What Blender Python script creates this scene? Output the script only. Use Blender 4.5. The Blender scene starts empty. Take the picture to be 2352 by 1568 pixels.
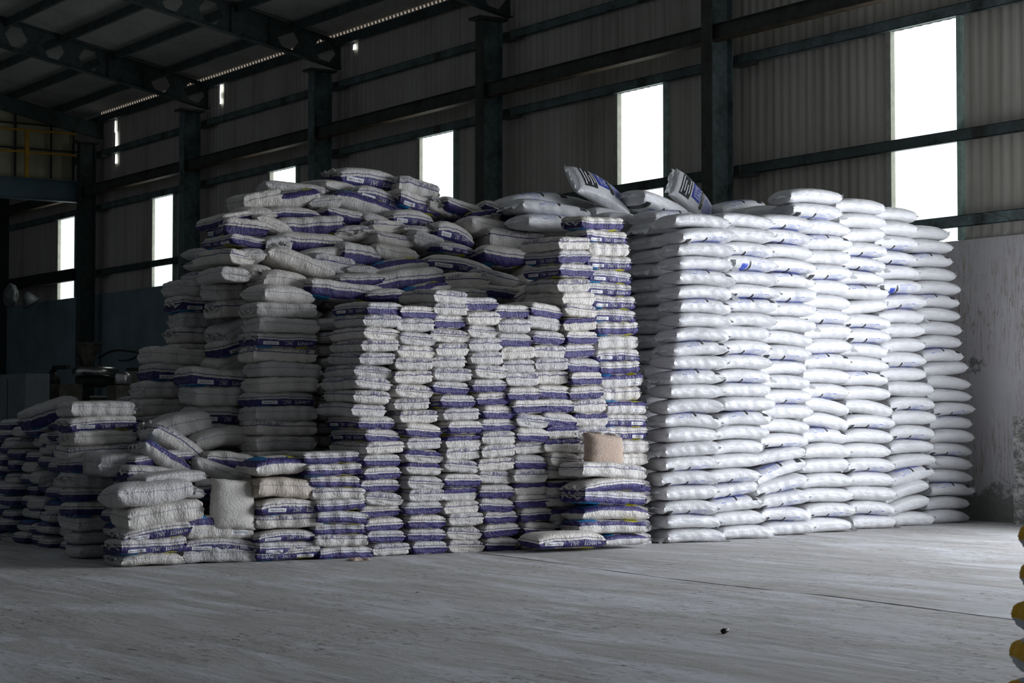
import bpy, bmesh, math, random
from mathutils import Vector, Matrix, noise
from mathutils.bvhtree import BVHTree

PI = math.pi
random.seed(11)
SC = bpy.context.scene
COL = SC.collection

# ------------------------------------------------------------------ camera
# world: wall of the shed runs along X at Y = WY, Z is up, floor at 0
FPX = 4573.0                      # focal length in pixels of the 2352 px wide frame (70 mm)
TH = math.atan(3046 / FPX); PITCH = math.atan(176 / FPX)
FH = Vector((-math.cos(TH), math.sin(TH), 0)); RT = Vector((math.sin(TH), math.cos(TH), 0))
FW = FH * math.cos(PITCH) + Vector((0, 0, math.sin(PITCH)))
UPV = -FH * math.sin(PITCH) + Vector((0, 0, math.cos(PITCH)))
CAM = Vector((0, 0, 1.5))
WY = 21.94
cd = bpy.data.cameras.new('camera'); cam = bpy.data.objects.new('camera', cd); COL.objects.link(cam)
cd.sensor_width = 36; cd.lens = 36 * FPX / 2352; cd.clip_end = 300; cd.clip_start = .1
cam.matrix_world = Matrix.Translation(CAM) @ Matrix((RT, UPV, -FW)).transposed().to_4x4()
cd.dof.use_dof = True; cd.dof.focus_distance = 24.5; cd.dof.aperture_fstop = 8.0
SC.camera = cam
# ------------------------------------------------------------------ world, daylight, exposure
w = bpy.data.worlds.new('world'); SC.world = w; w.use_nodes = True
w.node_tree.nodes['Background'].inputs[0].default_value = (.80, .90, 1.0, 1)
w.node_tree.nodes['Background'].inputs[1].default_value = .085
def area(name, loc, direction, sx, sy, power, color, spread=180):
    ld = bpy.data.lights.new(name, 'AREA'); ld.shape = 'RECTANGLE'; ld.size = sx; ld.size_y = sy
    ld.energy = power; ld.color = color; ld.spread = math.radians(spread)
    o = bpy.data.objects.new(name, ld); COL.objects.link(o); o.location = loc
    o.rotation_euler = Vector(direction).to_track_quat('-Z', 'Y').to_euler()
    return o
# daylight through the side door in the long wall, just beyond the right edge of the view
area('side_door_daylight', (-10.6, 22.35, 3.1), (0, -1, 0), 12.0, 6.0, 2750, (.88, .92, 1.0), 180)
SC.view_settings.view_transform = 'Standard'; SC.view_settings.look = 'None'
SC.view_settings.exposure = 0.0; SC.view_settings.gamma = 1.0; SC.view_settings.use_curve_mapping = False
SC.cycles.use_denoising = True
SC.cycles.max_bounces = 6; SC.cycles.diffuse_bounces = 4; SC.cycles.glossy_bounces = 2; SC.cycles.transparent_max_bounces = 8
SC.cycles.sample_clamp_indirect = 4.0; SC.cycles.caustics_reflective = False; SC.cycles.caustics_refractive = False

# ------------------------------------------------------------------ where a sight line meets a plane of the building
def ray(u, v): return FW + RT * ((u - 1176) / FPX) - UPV * ((v - 784) / FPX)
def hit(u, v, n, c):              # plane n . p = c
    d = ray(u, v); n = Vector(n); return CAM + d * ((c - n.dot(CAM)) / n.dot(d))
def onX(u, v, x): return hit(u, v, (1, 0, 0), x)
def onY(u, v, y): return hit(u, v, (0, 1, 0), y)
def depth(p): return (Vector(p) - CAM).dot(FW)
def proj(p):
    q = Vector(p) - CAM; z = q.dot(FW); return 1176 + FPX * q.dot(RT) / z, 784 - FPX * q.dot(UPV) / z

# ------------------------------------------------------------------ object helpers
def link(name, me, mats, parent=None):
    o = bpy.data.objects.new(name, me); COL.objects.link(o)
    if mats and not me.materials:
        for m in (mats if isinstance(mats, (list, tuple)) else [mats]): me.materials.append(m)
    if parent: o.parent = parent
    return o
def finish(bm, name, mats, parent=None, smooth=False):
    me = bpy.data.meshes.new(name); bmesh.ops.recalc_face_normals(bm, faces=bm.faces); bm.to_mesh(me); bm.free()
    if smooth: me.polygons.foreach_set('use_smooth', [True] * len(me.polygons))
    return link(name, me, mats, parent)
def tag(o, label=None, cat=None, group=None, kind=None):
    if label: o['label'] = label
    if cat: o['category'] = cat
    if group: o['group'] = group
    if kind: o['kind'] = kind
    return o
def empty(name, loc, label, cat, group=None):
    o = bpy.data.objects.new(name, None); COL.objects.link(o); o.location = loc; o.empty_display_size = .1
    return tag(o, label, cat, group)
def box(bm, x0, x1, y0, y1, z0, z1):
    vs = [bm.verts.new(p) for p in ((x0,y0,z0),(x1,y0,z0),(x1,y1,z0),(x0,y1,z0),(x0,y0,z1),(x1,y0,z1),(x1,y1,z1),(x0,y1,z1))]
    for f in ((0,3,2,1),(4,5,6,7),(0,1,5,4),(1,2,6,5),(2,3,7,6),(3,0,4,7)): bm.faces.new([vs[i] for i in f])
    return vs
def bar(bm, a, b, wd, ht, up=(0,0,1)):      # box beam from a to b
    a = Vector(a); b = Vector(b); d = (b - a).normalized(); s = d.cross(Vector(up)).normalized(); t = s.cross(d)
    vs = []
    for p in (a, b):
        for i, j in ((-1,-1),(1,-1),(1,1),(-1,1)): vs.append(bm.verts.new(p + s * (i * wd / 2) + t * (j * ht / 2)))
    for f in ((0,1,2,3),(7,6,5,4),(0,4,5,1),(1,5,6,2),(2,6,7,3),(3,7,4,0)): bm.faces.new([vs[i] for i in f])
def tube(bm, pts, r, n=8, closed_ends=True):
    rings = []
    for i, p in enumerate(pts):
        p = Vector(p); d = (Vector(pts[min(i+1, len(pts)-1)]) - Vector(pts[max(i-1, 0)])).normalized()
        s = d.cross(Vector((0.13, 0.21, 1))).normalized(); t = s.cross(d)
        rr = r[i] if isinstance(r, (list, tuple)) else r
        rings.append([bm.verts.new(p + s * math.cos(2*PI*k/n) * rr + t * math.sin(2*PI*k/n) * rr) for k in range(n)])
    for a, b in zip(rings, rings[1:]):
        for k in range(n): bm.faces.new((a[k], a[(k+1) % n], b[(k+1) % n], b[k]))
    if closed_ends: bm.faces.new(rings[0][::-1]); bm.faces.new(rings[-1])
def lathe(bm, c, prof, n=24):
    rings = [[bm.verts.new((c[0] + r*math.cos(2*PI*k/n), c[1] + r*math.sin(2*PI*k/n), c[2] + z)) for k in range(n)] for r, z in prof]
    for a, b in zip(rings, rings[1:]):
        for k in range(n): bm.faces.new((a[k], a[(k+1) % n], b[(k+1) % n], b[k]))
    bm.faces.new(rings[0][::-1]); bm.faces.new(rings[-1])

# ------------------------------------------------------------------ node helper
class NT:
    def __init__(s, name, rough=.6, spec=.4):
        s.m = bpy.data.materials.new(name); s.m.use_nodes = True; s.t = s.m.node_tree; s.N = s.t.nodes
        s.b = s.N['Principled BSDF']; s.b.inputs['Roughness'].default_value = rough; s.b.inputs['Specular IOR Level'].default_value = spec
    def new(s, typ, **kw):
        n = s.N.new(typ)
        for k, v in kw.items(): setattr(n, k, v)
        return n
    def put(s, sock, v):
        if v is None: return
        if hasattr(v, 'is_output') or isinstance(v, bpy.types.NodeSocket): s.t.links.new(v, sock)
        else: sock.default_value = v if not isinstance(v, tuple) or len(v) != 3 or sock.type != 'RGBA' else (*v, 1)
    def math(s, op, a, b=None, clamp=False):
        n = s.new('ShaderNodeMath', operation=op); n.use_clamp = clamp; s.put(n.inputs[0], a); s.put(n.inputs[1], b); return n.outputs[0]
    def mix(s, fac, a, b, mode='MIX'):
        n = s.new('ShaderNodeMix', data_type='RGBA', blend_type=mode); s.put(n.inputs[0], fac); s.put(n.inputs[6], a); s.put(n.inputs[7], b); return n.outputs[2]
    def coord(s, which='Object'): return s.new('ShaderNodeTexCoord').outputs[which]
    def rest(s):
        n = s.new('ShaderNodeAttribute', attribute_name='rest'); x = s.new('ShaderNodeSeparateXYZ'); s.t.links.new(n.outputs['Vector'], x.inputs[0])
        return n.outputs['Vector'], x.outputs
    def mapping(s, vec, scale=(1,1,1), loc=(0,0,0), rot=(0,0,0)):
        n = s.new('ShaderNodeMapping'); s.put(n.inputs[0], vec); n.inputs['Scale'].default_value = scale; n.inputs['Rotation'].default_value = rot
        if isinstance(loc, tuple): n.inputs['Location'].default_value = loc
        else: s.put(n.inputs['Location'], loc)
        return n.outputs[0]
    def noise(s, vec, scale, detail=3, rough=.5, dist=0):
        n = s.new('ShaderNodeTexNoise'); s.put(n.inputs['Vector'], vec); n.inputs['Scale'].default_value = scale
        n.inputs['Detail'].default_value = detail; n.inputs['Roughness'].default_value = rough; n.inputs['Distortion'].default_value = dist; return n.outputs['Fac']
    def ramp(s, fac, stops, interp='LINEAR'):
        n = s.new('ShaderNodeValToRGB'); s.put(n.inputs[0], fac); r = n.color_ramp; r.interpolation = interp
        while len(r.elements) < len(stops): r.elements.new(.5)
        for e, (p, c) in zip(r.elements, stops): e.position = p; e.color = (*c, 1) if not isinstance(c, (int, float)) else (c, c, c, 1)
        return n.outputs[0]
    def band(s, v, lo, hi, soft=.02):       # 1 inside lo..hi
        a = s.new('ShaderNodeMapRange'); s.put(a.inputs[0], v); a.inputs[1].default_value = lo - soft; a.inputs[2].default_value = lo + soft
        b = s.new('ShaderNodeMapRange'); s.put(b.inputs[0], v); b.inputs[1].default_value = hi + soft; b.inputs[2].default_value = hi - soft
        return s.math('MULTIPLY', a.outputs[0], b.outputs[0])
    def rand(s): return s.new('ShaderNodeObjectInfo').outputs['Random']
    def bump(s, h, strength=.3, dist=.01):
        n = s.new('ShaderNodeBump'); n.inputs['Strength'].default_value = strength; n.inputs['Distance'].default_value = dist; s.put(n.inputs['Height'], h)
        s.t.links.new(n.outputs[0], s.b.inputs['Normal'])
    def color(s, c): s.put(s.b.inputs['Base Color'], c); return s.m
def plain(name, c, rough=.6, spec=.4, metal=0, var=.25, scale=3.0):
    n = NT(name, rough, spec); n.b.inputs['Metallic'].default_value = metal
    f = n.noise(n.coord(), scale, 5, .6)
    return n.color(n.mix(n.ramp(f, [(.3, 0.0), (.75, 1.0)]), tuple(x * (1 - var) for x in c), tuple(min(1, x * (1 + var)) for x in c)))

# ------------------------------------------------------------------ setting materials
def m_floor():
    n = NT('concrete_floor', .75, .25); c = n.coord()
    big = n.noise(n.mapping(c, (.22, .5, 1), rot=(0, 0, -1.0)), 1.0, 5, .6, .6)
    sweep = n.noise(n.mapping(c, (.5, 2.6, 1), rot=(0, 0, -1.08)), 1.1, 6, .7, .9)      # broom and tyre sweeps
    sweep2 = n.noise(n.mapping(c, (.4, 6.0, 1), (4, 2, 0), (0, 0, -1.2)), 1.5, 4, .6, .6)
    fine = n.noise(n.mapping(c, (6, 13, 1), rot=(0, 0, -1.0)), 1.0, 7, .78, .3)
    pits = n.noise(n.mapping(c, (7, 16, 1), (3, 9, 0), (0, 0, -.95)), 1.0, 3, .6, .5)
    col = n.ramp(big, [(.3, (.42, .405, .385)), (.55, (.51, .50, .49)), (.75, (.57, .57, .575))])
    col = n.mix(n.ramp(sweep, [(.44, 0.0), (.62, .6)]), col, (.34, .325, .295))
    col = n.mix(n.ramp(sweep2, [(.50, 0.0), (.68, .45)]), col, (.30, .29, .28))
    salt = n.ramp(n.noise(n.mapping(c, (.35, 1.6, 1), (7, 3, 0), (0, 0, -1.1)), 1.3, 5, .65, .9), [(.48, 0.0), (.66, .8)])
    col = n.mix(salt, col, (.67, .68, .71))
    mask = n.ramp(n.noise(c, .7, 4, .6), [(.40, .1), (.60, 1.0)])
    col = n.mix(n.math('MULTIPLY', n.ramp(fine, [(.52, 0.0), (.62, .75)]), mask), col, (.24, .225, .20))
    col = n.mix(n.math('MULTIPLY', n.ramp(pits, [(.60, 0.0), (.66, .9)]), mask), col, (.13, .12, .11))
    n.bump(n.math('ADD', fine, n.math('MULTIPLY', sweep, 1.5)), .5, .012)
    return n.color(col)
def m_sheet(name, c, dirt=(.10, .085, .06)):
    n = NT(name, .8, .2); o = n.coord()
    streak = n.noise(n.mapping(o, (9, 9, .22)), 1.0, 4, .6)
    blot = n.noise(o, .5, 4, .6)
    sheet = n.noise(n.mapping(o, (.95, .95, .02)), 1.0, 0)
    col = n.mix(n.ramp(streak, [(.42, 0.0), (.75, .55)]), c, dirt)
    col = n.mix(n.ramp(blot, [(.45, 0.0), (.8, .5)]), col, dirt)
    col = n.mix(n.ramp(sheet, [(.35, 0.0), (.65, .35)]), col, tuple(x * 1.25 for x in c))
    return n.color(col)
def m_steel(name, c, rust=.5):
    n = NT(name, .55, .35); o = n.coord('Object')
    r = n.ramp(n.noise(o, 1.6, 6, .7, .3), [(.55 - rust * .12, 0.0), (.72, .9)])
    col = n.mix(n.ramp(n.noise(o, 9, 4, .6), [(.3, 0.0), (.7, 1.0)]), tuple(x * .75 for x in c), tuple(x * 1.15 for x in c))
    return n.color(n.mix(r, col, (.035, .022, .014)))
def m_plaster():
    n = NT('whitewashed_plaster', .85, .15); o = n.coord(); xyz = n.new('ShaderNodeSeparateXYZ'); n.put(xyz.inputs[0], o); z = xyz.outputs[2]; x = xyz.outputs[0]
    base = n.mix(n.noise(o, 2.2, 6, .7), (.62, .60, .62), (.80, .78, .80))
    drips = n.noise(n.mapping(o, (7, 7, .55)), 1.5, 5, .6, 1.6)
    line = n.band(drips, .487, .513, .012)
    dm = n.math('MULTIPLY', line, n.ramp(n.noise(n.mapping(o, (.6, 1, .7)), 1.0, 3), [(.36, 0.0), (.52, 1.0)]))
    base = n.mix(dm, base, (.34, .27, .18))
    # bare grey render showing low on the wall and in one patch
    bare_n = n.noise(o, 3.2, 8, .75)
    low = n.new('ShaderNodeMapRange'); n.put(low.inputs[0], z); low.inputs[1].default_value = .95; low.inputs[2].default_value = .1; 
    bare = n.ramp(n.math('ADD', n.math('MULTIPLY', bare_n, .8), n.math('MULTIPLY', low.outputs[0], .42)), [(.60, 0.0), (.66, 1.0)])
    dx = n.math('MULTIPLY', n.math('ADD', x, 20.62), 2.3); dz = n.math('MULTIPLY', n.math('ADD', z, -2.28), 3.6)
    rr = n.math('ADD', n.math('MULTIPLY', dx, dx), n.math('MULTIPLY', dz, dz))
    patch = n.ramp(n.math('ADD', rr, n.math('MULTIPLY', n.noise(o, 7, 6, .8), 1.6)), [(.85, 1.0), (1.0, 0.0)])
    col = n.mix(n.math('MAXIMUM', bare, patch), base, n.mix(n.noise(o, 14, 5, .7), (.15, .15, .14), (.42, .42, .40)))
    n.bump(n.noise(o, 9, 6, .7), .3, .01)
    return n.color(col)
def m_rough_block():
    n = NT('rough_concrete', .9, .1); o = n.coord()
    k = n.ramp(n.noise(n.mapping(o, (3, 3, 5)), 1.6, 9, .85), [(.47, 0.0), (.56, 1.0)])
    n.bump(n.noise(o, 16, 6, .7), .5, .01)
    return n.color(n.mix(k, n.mix(n.noise(o, 9, 6, .8), (.12, .12, .11), (.30, .30, .27)), (.62, .61, .58)))
def m_glow(name, c, s, lines=True):
    n = NT(name, .5, .2); n.b.inputs['Base Color'].default_value = (.8, .85, .82, 1)
    e = c
    if lines:
        o = n.coord(); k = n.noise(n.mapping(o, (14, 1, .1)), 1.0, 2)
        e = n.mix(n.ramp(k, [(.3, 0.0), (.55, 1.0)]), tuple(x * .93 for x in c), c)
    n.put(n.b.inputs['Emission Color'], e); n.b.inputs['Emission Strength'].default_value = s
    return n.m
M = dict(
    floor=m_floor(), sheet=m_sheet('corrugated_wall_sheet', (.62, .595, .53), (.22, .19, .14)), roof=m_sheet('roof_sheet', (.50, .50, .47), (.26, .26, .24)),
    steel=m_steel('teal_painted_steel', (.19, .26, .26), 1.0), rusty=m_steel('rusty_steel', (.10, .115, .105), 1.6), dark=m_steel('dark_steel', (.085, .115, .115), .6),
    plaster=m_plaster(), block=m_rough_block(), blue=plain('blue_painted_wall', (.26, .35, .39), .7, .3, var=.2, scale=1.2),
    jamb=plain('teal_trim', (.42, .58, .52), .6, var=.3, scale=8), palejamb=plain('pale_trim', (.50, .50, .43), .8, var=.2, scale=8),
    glow=m_glow('translucent_sheet', (.93, 1.0, .98), 1.55), sky=m_glow('open_gap_daylight', (.95, 1, 1), 1.6, False), warm=m_glow('eave_daylight', (1, .84, .68), .30, False),
    beige=plain('beige_panel', (.50, .48, .33), .8, var=.25, scale=1.5), yellow=plain('yellow_rail_paint', (.62, .34, .04), .6, var=.3),
    bluebeam=plain('blue_beam_paint', (.11, .19, .24), .5, var=.25, scale=1.0), black=plain('black_steel', (.03, .03, .03), .5, var=.3),
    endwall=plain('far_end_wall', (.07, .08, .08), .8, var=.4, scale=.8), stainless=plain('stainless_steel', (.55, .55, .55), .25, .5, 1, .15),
    grime=plain('grimy_machine_paint', (.15, .14, .11), .6, var=.5, scale=5), cabinet=plain('grey_cabinet', (.20, .23, .25), .5, var=.2, scale=2),
    film=plain('crumpled_film', (.22, .24, .25), .35, var=.3, scale=6), cable=plain('cable_rubber', (.015, .015, .015), .6), nut=plain('dark_husk', (.015, .01, .008), .4, var=.4, scale=60),
    tube=plain('cardboard', (.42, .33, .27), .8, var=.15, scale=9), tubein=plain('cardboard_core', (.10, .055, .035), .9), wire=plain('pale_cord', (.30, .29, .25), .8), crack=plain('crack_filling', (.12, .115, .10), .95, .1, var=.5, scale=6))

# ------------------------------------------------------------------ setting: floor, walls, roof
bm = bmesh.new(); box(bm, -75, 14, -8, 24, -.2, 0); tag(finish(bm, 'floor', M['floor']), kind='structure')
WX = [(-20.9 - 7.085 * k - 1.40, -20.9 - 7.085 * k) for k in range(6)]     # translucent bays
PER, AMP, WT = .2, .012, 7.50
def corr(x): return AMP * math.sin(2 * PI * x / PER) * (1.0 if True else 0)
bm = bmesh.new(); xs = [-62.2 + .0333 * i for i in range(int((62.2 - 16.6) / .0333) + 1)]
def inwin(x): return any(a <= x <= b for a, b in WX)
def strip_wall(z0, z1, skip):
    prev = None
    for x in xs:
        if skip and inwin(x): prev = None; continue
        a = bm.verts.new((x, WY + .03 + corr(x), z0)); b = bm.verts.new((x, WY + .03 + corr(x), z1))
        if prev: bm.faces.new((prev[0], a, b, prev[1]))
        prev = (a, b)
strip_wall(3.9, WT, True); strip_wall(WT, 10.12, False)
tag(finish(bm, 'wall_back', M['sheet'], smooth=True), kind='structure')
bm = bmesh.new(); box(bm, -47.2, -16.6, WY - .02, WY + .28, 0, 4.14); tag(finish(bm, 'wall_back_plaster', M['plaster']), kind='structure')
bm = bmesh.new(); box(bm, -62.2, -47.2, WY - .02, WY + .28, 0, 5.08); tag(finish(bm, 'wall_back_blue', M['blue']), kind='structure')
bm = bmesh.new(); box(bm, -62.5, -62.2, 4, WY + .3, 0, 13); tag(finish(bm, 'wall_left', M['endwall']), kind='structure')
for k, (a, b) in enumerate(WX):
    bm = bmesh.new(); zb = 4.14 if k < 4 else 5.08; prev = None; N = 60
    for i in range(N + 1):
        x = a + (b - a) * i / N; y = WY + .06 + corr(x)
        p = bm.verts.new((x, y, zb)); q = bm.verts.new((x, y, WT))
        if prev: bm.faces.new((prev[0], p, q, prev[1]))
        prev = (p, q)
    win = tag(finish(bm, 'window_%d' % (k + 1), M['glow'], smooth=True), kind='structure')
    bm = bmesh.new(); box(bm, b, b + .085, WY - .055, WY + .1, zb, WT); finish(bm, 'side_trim', M['jamb'], win)
    bm = bmesh.new(); box(bm, a - .11, a, WY - .03, WY + .1, zb, WT); finish(bm, 'side_trim', M['palejamb'], win)
# roof: slope rises away from the wall
RS = .19
def roofz(y): return 10.27 + RS * (WY - y)
bm = bmesh.new(); prev = None
for i in range(int(48 / .04) + 1):
    x = -62.3 + .04 * i; h = .02 * math.sin(2 * PI * x / .16)
    a = bm.verts.new((x, 22.5, roofz(22.5) + h)); b = bm.verts.new((x, 6, roofz(6) + h)); c = bm.verts.new((x, 22.5, roofz(22.5) + h + .02)); d = bm.verts.new((x, 6, roofz(6) + h + .02))
    if prev: bm.faces.new((prev[0], a, b, prev[1])); bm.faces.new((prev[2], c, d, prev[3]))
    prev = (a, b, c, d)
tag(finish(bm, 'ceiling', M['roof'], smooth=True), kind='structure')
# glowing quads standing in for daylight in the open ends of the corrugations above the eave purlin and in the torn corner joints
bm = bmesh.new()
x = -54.0
while x < -26:
    zc = roofz(WY - .18) - .045; bm.faces.new([bm.verts.new(p) for p in ((x, WY - .17, zc - .03), (x + .09, WY - .17, zc - .03), (x + .07, WY - .19, zc + .025), (x + .025, WY - .19, zc + .025))]); x += .16
tag(finish(bm, 'eave_gap_glow', M['warm']), kind='structure')
bm = bmesh.new()
for (x, z0, z1, wd) in ((-53.35, 9.2, 9.65, .14), (-53.35, 8.75, 9.02, .14), (-53.4, 9.65, 9.98, .1), (-46.45, 9.85, 10.05, .16), (-46.45, 9.55, 9.68, .14), (-46.45, 9.68, 9.86, .05), (-39.45, 9.86, 9.98, .16)):
    bm.faces.new([bm.verts.new(p) for p in ((x, WY - .01, z0), (x + wd, WY - .01, z0), (x + wd * .8, WY - .01, z1), (x + wd * .1, WY - .01, z1))])
tag(finish(bm, 'torn_joint_glow', M['sky']), kind='structure')  # glowing quads laid on the wall sheet as daylight, no opening behind them

# ------------------------------------------------------------------ steel frame
ORD = ['', 'first', 'second', 'third', 'fourth', 'fifth', 'sixth', 'seventh', 'eighth', 'ninth', 'tenth', 'eleventh', 'twelfth', 'thirteenth', 'fourteenth', 'fifteenth', 'sixteenth', 'seventeenth', 'eighteenth', 'nineteenth', 'twentieth',
       'twenty-first', 'twenty-second', 'twenty-third', 'twenty-fourth', 'twenty-fifth', 'twenty-sixth', 'twenty-seventh', 'twenty-eighth', 'twenty-ninth', 'thirtieth']
BAYN = ['large near window', 'second window', 'third window', 'fourth window', 'fifth window', 'farthest window']
CX = [-25.95 - 7.09 * k for k in range(5)]                 # columns
CY0, CY1 = WY - .72, WY - .25
COLN = ['beside the large near window', 'between the second and third windows', 'between the third and fourth windows', 'behind the highest sacks of the heap', 'at the gable beside the farthest window']
COLN = ['teal steel column standing between the large near window and the second window', 'teal steel column standing between the second and third windows', 'teal steel column standing between the third and fourth windows, above the heap',
        'teal steel column standing between the fourth and fifth windows', 'dark steel column at the gable, beside the farthest window']
for k, x in enumerate(CX):
    t = empty('steel_column', (x, WY - .48, 0), COLN[k], 'column', 'steel columns along the corrugated wall'); m = M['steel'] if k < 4 else M['dark']
    def loc(bm_, nm, mt):
        bmesh.ops.translate(bm_, verts=bm_.verts, vec=(-x, -(WY - .48), 0)); return finish(bm_, nm, mt, t)
    bm = bmesh.new(); box(bm, x - .14, x + .14, CY0, CY0 + .022, 0, 9.4); loc(bm, 'flange', M['rusty'] if k < 2 else m)
    bm = bmesh.new(); box(bm, x - .14, x + .14, CY1 - .022, CY1, 0, 9.4); loc(bm, 'flange', m)
    bm = bmesh.new(); box(bm, x - .012, x + .012, CY0 + .022, CY1 - .022, 0, 9.4); loc(bm, 'web', m)
    bm = bmesh.new(); box(bm, x - .2, x + .2, CY0 - .12, CY1 + .1, 9.4, 9.425); box(bm, x - .2, x + .2, CY0 - .12, CY1 + .1, 9.43, 9.455); loc(bm, 'cap_plate', M['rusty'])
# wall girts: C channels bay by bay, on cleats
def channel(bm, x0, x1, y, z, h=.17, d=.09):
    box(bm, x0, x1, y - d, y - d + .008, z - h / 2, z + h / 2); box(bm, x0, x1, y - d, y, z + h / 2 - .008, z + h / 2); box(bm, x0, x1, y - d, y, z - h / 2, z - h / 2 + .008)
edges = [-16.8] + CX + [-62.1]
GZ = [(9.13, 'highest'), (7.58, 'window-head'), (5.70, 'middle'), (4.42, 'lowest')]
for k in range(6):
    x1, x0 = edges[k], edges[k + 1]
    for gi, (z, nm) in enumerate(GZ):
        if nm == 'lowest' and k >= 4: continue
        t = empty('wall_girt', ((x0 + x1) / 2, WY, z), '%s steel girt on the corrugated wall in the bay of the %s' % (nm, BAYN[k]), 'girt', 'channel girts on the corrugated wall')
        bm = bmesh.new(); channel(bm, x0 + .17, x1 + (.1 if k else 0), WY - .01, z); bmesh.ops.translate(bm, verts=bm.verts, vec=(-(x0 + x1) / 2, -WY, -z)); finish(bm, 'channel', M['steel'] if gi != 2 else M['dark'], t)
        if k < 5:
            bm = bmesh.new(); box(bm, x0 + .14, x0 + .62, WY - .26, WY - .10, z - .155, z - .10); bmesh.ops.translate(bm, verts=bm.verts, vec=(-(x0 + x1) / 2, -WY, -z)); finish(bm, 'cleat', M['rusty'], t)
    # rail beam between columns
    t = empty('rail_beam', ((x0 + x1) / 2, WY - .6, 8.0), 'rusty steel rail beam between columns, in the bay of the %s' % BAYN[k], 'beam', 'rusty rail beams between the columns')
    bm = bmesh.new(); xa, xb = (x0 + .02, x1 - .15) if k < 5 else (-54.4, -54.3)
    if k == 5: xa, xb = -62.0, x1 - .15
    box(bm, xa, xb, WY - .60, WY - .588, 7.86, 8.12); box(bm, xa, xb, WY - .66, WY - .52, 8.12, 8.135); bmesh.ops.translate(bm, verts=bm.verts, vec=(-(x0 + x1) / 2, -(WY - .6), -8.0)); finish(bm, 'web', M['rusty'], t)
    bm = bmesh.new(); box(bm, xa, xb, WY - .69, WY - .49, 7.845, 7.86); bmesh.ops.translate(bm, verts=bm.verts, vec=(-(x0 + x1) / 2, -(WY - .6), -8.0)); finish(bm, 'flange', plain('dusty_flange', (.10, .075, .05), .7, var=.5) if k == 0 else bpy.data.materials['dusty_flange'], t)
# rafters with hexagonal web openings
RAFN = {1: 'castellated roof rafter landing on the column between the second and third windows', 2: 'castellated roof rafter landing on the column between the third and fourth windows', 3: 'castellated roof rafter landing on the column between the fourth and fifth windows'}
def rz(y, top): return (10.23 + .205 * (21.56 - y)) if top else (9.60 + .19 * (21.56 - y))
for k, nm in RAFN.items():
    X = CX[k]; t = empty('roof_rafter', (X, 15, 10.9), nm, 'rafter', 'castellated roof rafters'); off = Vector((-X, -15, -10.9))
    Y0, Y1 = 8.0, 22.25; bm = bmesh.new(); C = .95; y = 21.56 + .475
    cells = []; yy = Y1
    holes = {round(21.56 - C * i, 3) for i in range(14) if i not in (2, 7, 12)}
    cur = Y1
    for i in range(14):
        hc = 21.56 - C * i; a, b = hc - C / 2, min(hc + C / 2, Y1)
        for sx in (-.005, .005):
            zb0, zt0, zb1, zt1 = rz(a, 0), rz(a, 1), rz(b, 0), rz(b, 1)
            q = [Vector((X + sx, a, zb0)), Vector((X + sx, b, zb1)), Vector((X + sx, b, zt1)), Vector((X + sx, a, zt0))]
            if i in (2, 7, 12): bm.faces.new([bm.verts.new(p) for p in q]); continue
            zc = (rz(hc, 0) + rz(hc, 1)) / 2; sl = -.197; hh = (rz(hc, 1) - rz(hc, 0)) * .36
            hx = [Vector((X + sx, hc + dy, zc + sl * dy + dz)) for dy, dz in ((-.29, 0), (-.13, -hh), (.13, -hh), (.29, 0), (.13, hh), (-.13, hh))]
            ml = Vector((X + sx, a, (zb0 + zt0) / 2)); mr = Vector((X + sx, b, (zb1 + zt1) / 2))
            for poly in ((q[0], q[1], hx[2], hx[1]), (ml, q[0], hx[1], hx[0]), (q[1], mr, hx[3], hx[2]), (q[2], q[3], hx[5], hx[4]), (q[3], ml, hx[0], hx[5]), (mr, q[2], hx[4], hx[3])):
                bm.faces.new([bm.verts.new(p) for p in poly])
    bmesh.ops.translate(bm, verts=bm.verts, vec=off); finish(bm, 'web', M['dark'], t)
    for top in (0, 1):
        bm = bmesh.new(); bar(bm, (X, Y0, rz(Y0, top)), (X, Y1, rz(Y1, top)), .2, .014); bmesh.ops.translate(bm, verts=bm.verts, vec=off); finish(bm, 'flange', M['dark'], t)
    for i in (1, 2, 6, 7):
        ys = 21.56 - C * i - C / 2; bm = bmesh.new(); box(bm, X - .09, X + .09, ys - .006, ys + .006, rz(ys, 0), rz(ys, 1)); bmesh.ops.translate(bm, verts=bm.verts, vec=off); finish(bm, 'stiffener', M['dark'], t)
# purlins under the roof
for i, (y, nm) in enumerate(((WY - .12, 'eave purlin along the top of the wall'), (20.75, 'roof purlin next above the eave purlin'), (19.35, 'second roof purlin above the eave purlin'), (17.95, 'third roof purlin above the eave purlin'), (16.55, 'fourth roof purlin above the eave purlin'), (15.15, 'fifth roof purlin above the eave purlin'))):
    bm = bmesh.new(); z = roofz(y) - (.18 if i == 0 else .13); box(bm, -61, -18, y - .04, y + .04, z - .1, z + .1)
    tag(finish(bm, 'roof_purlin', M['dark']), 'dark steel ' + nm + ', under the corrugated roof', 'purlin', 'roof purlins')
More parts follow.
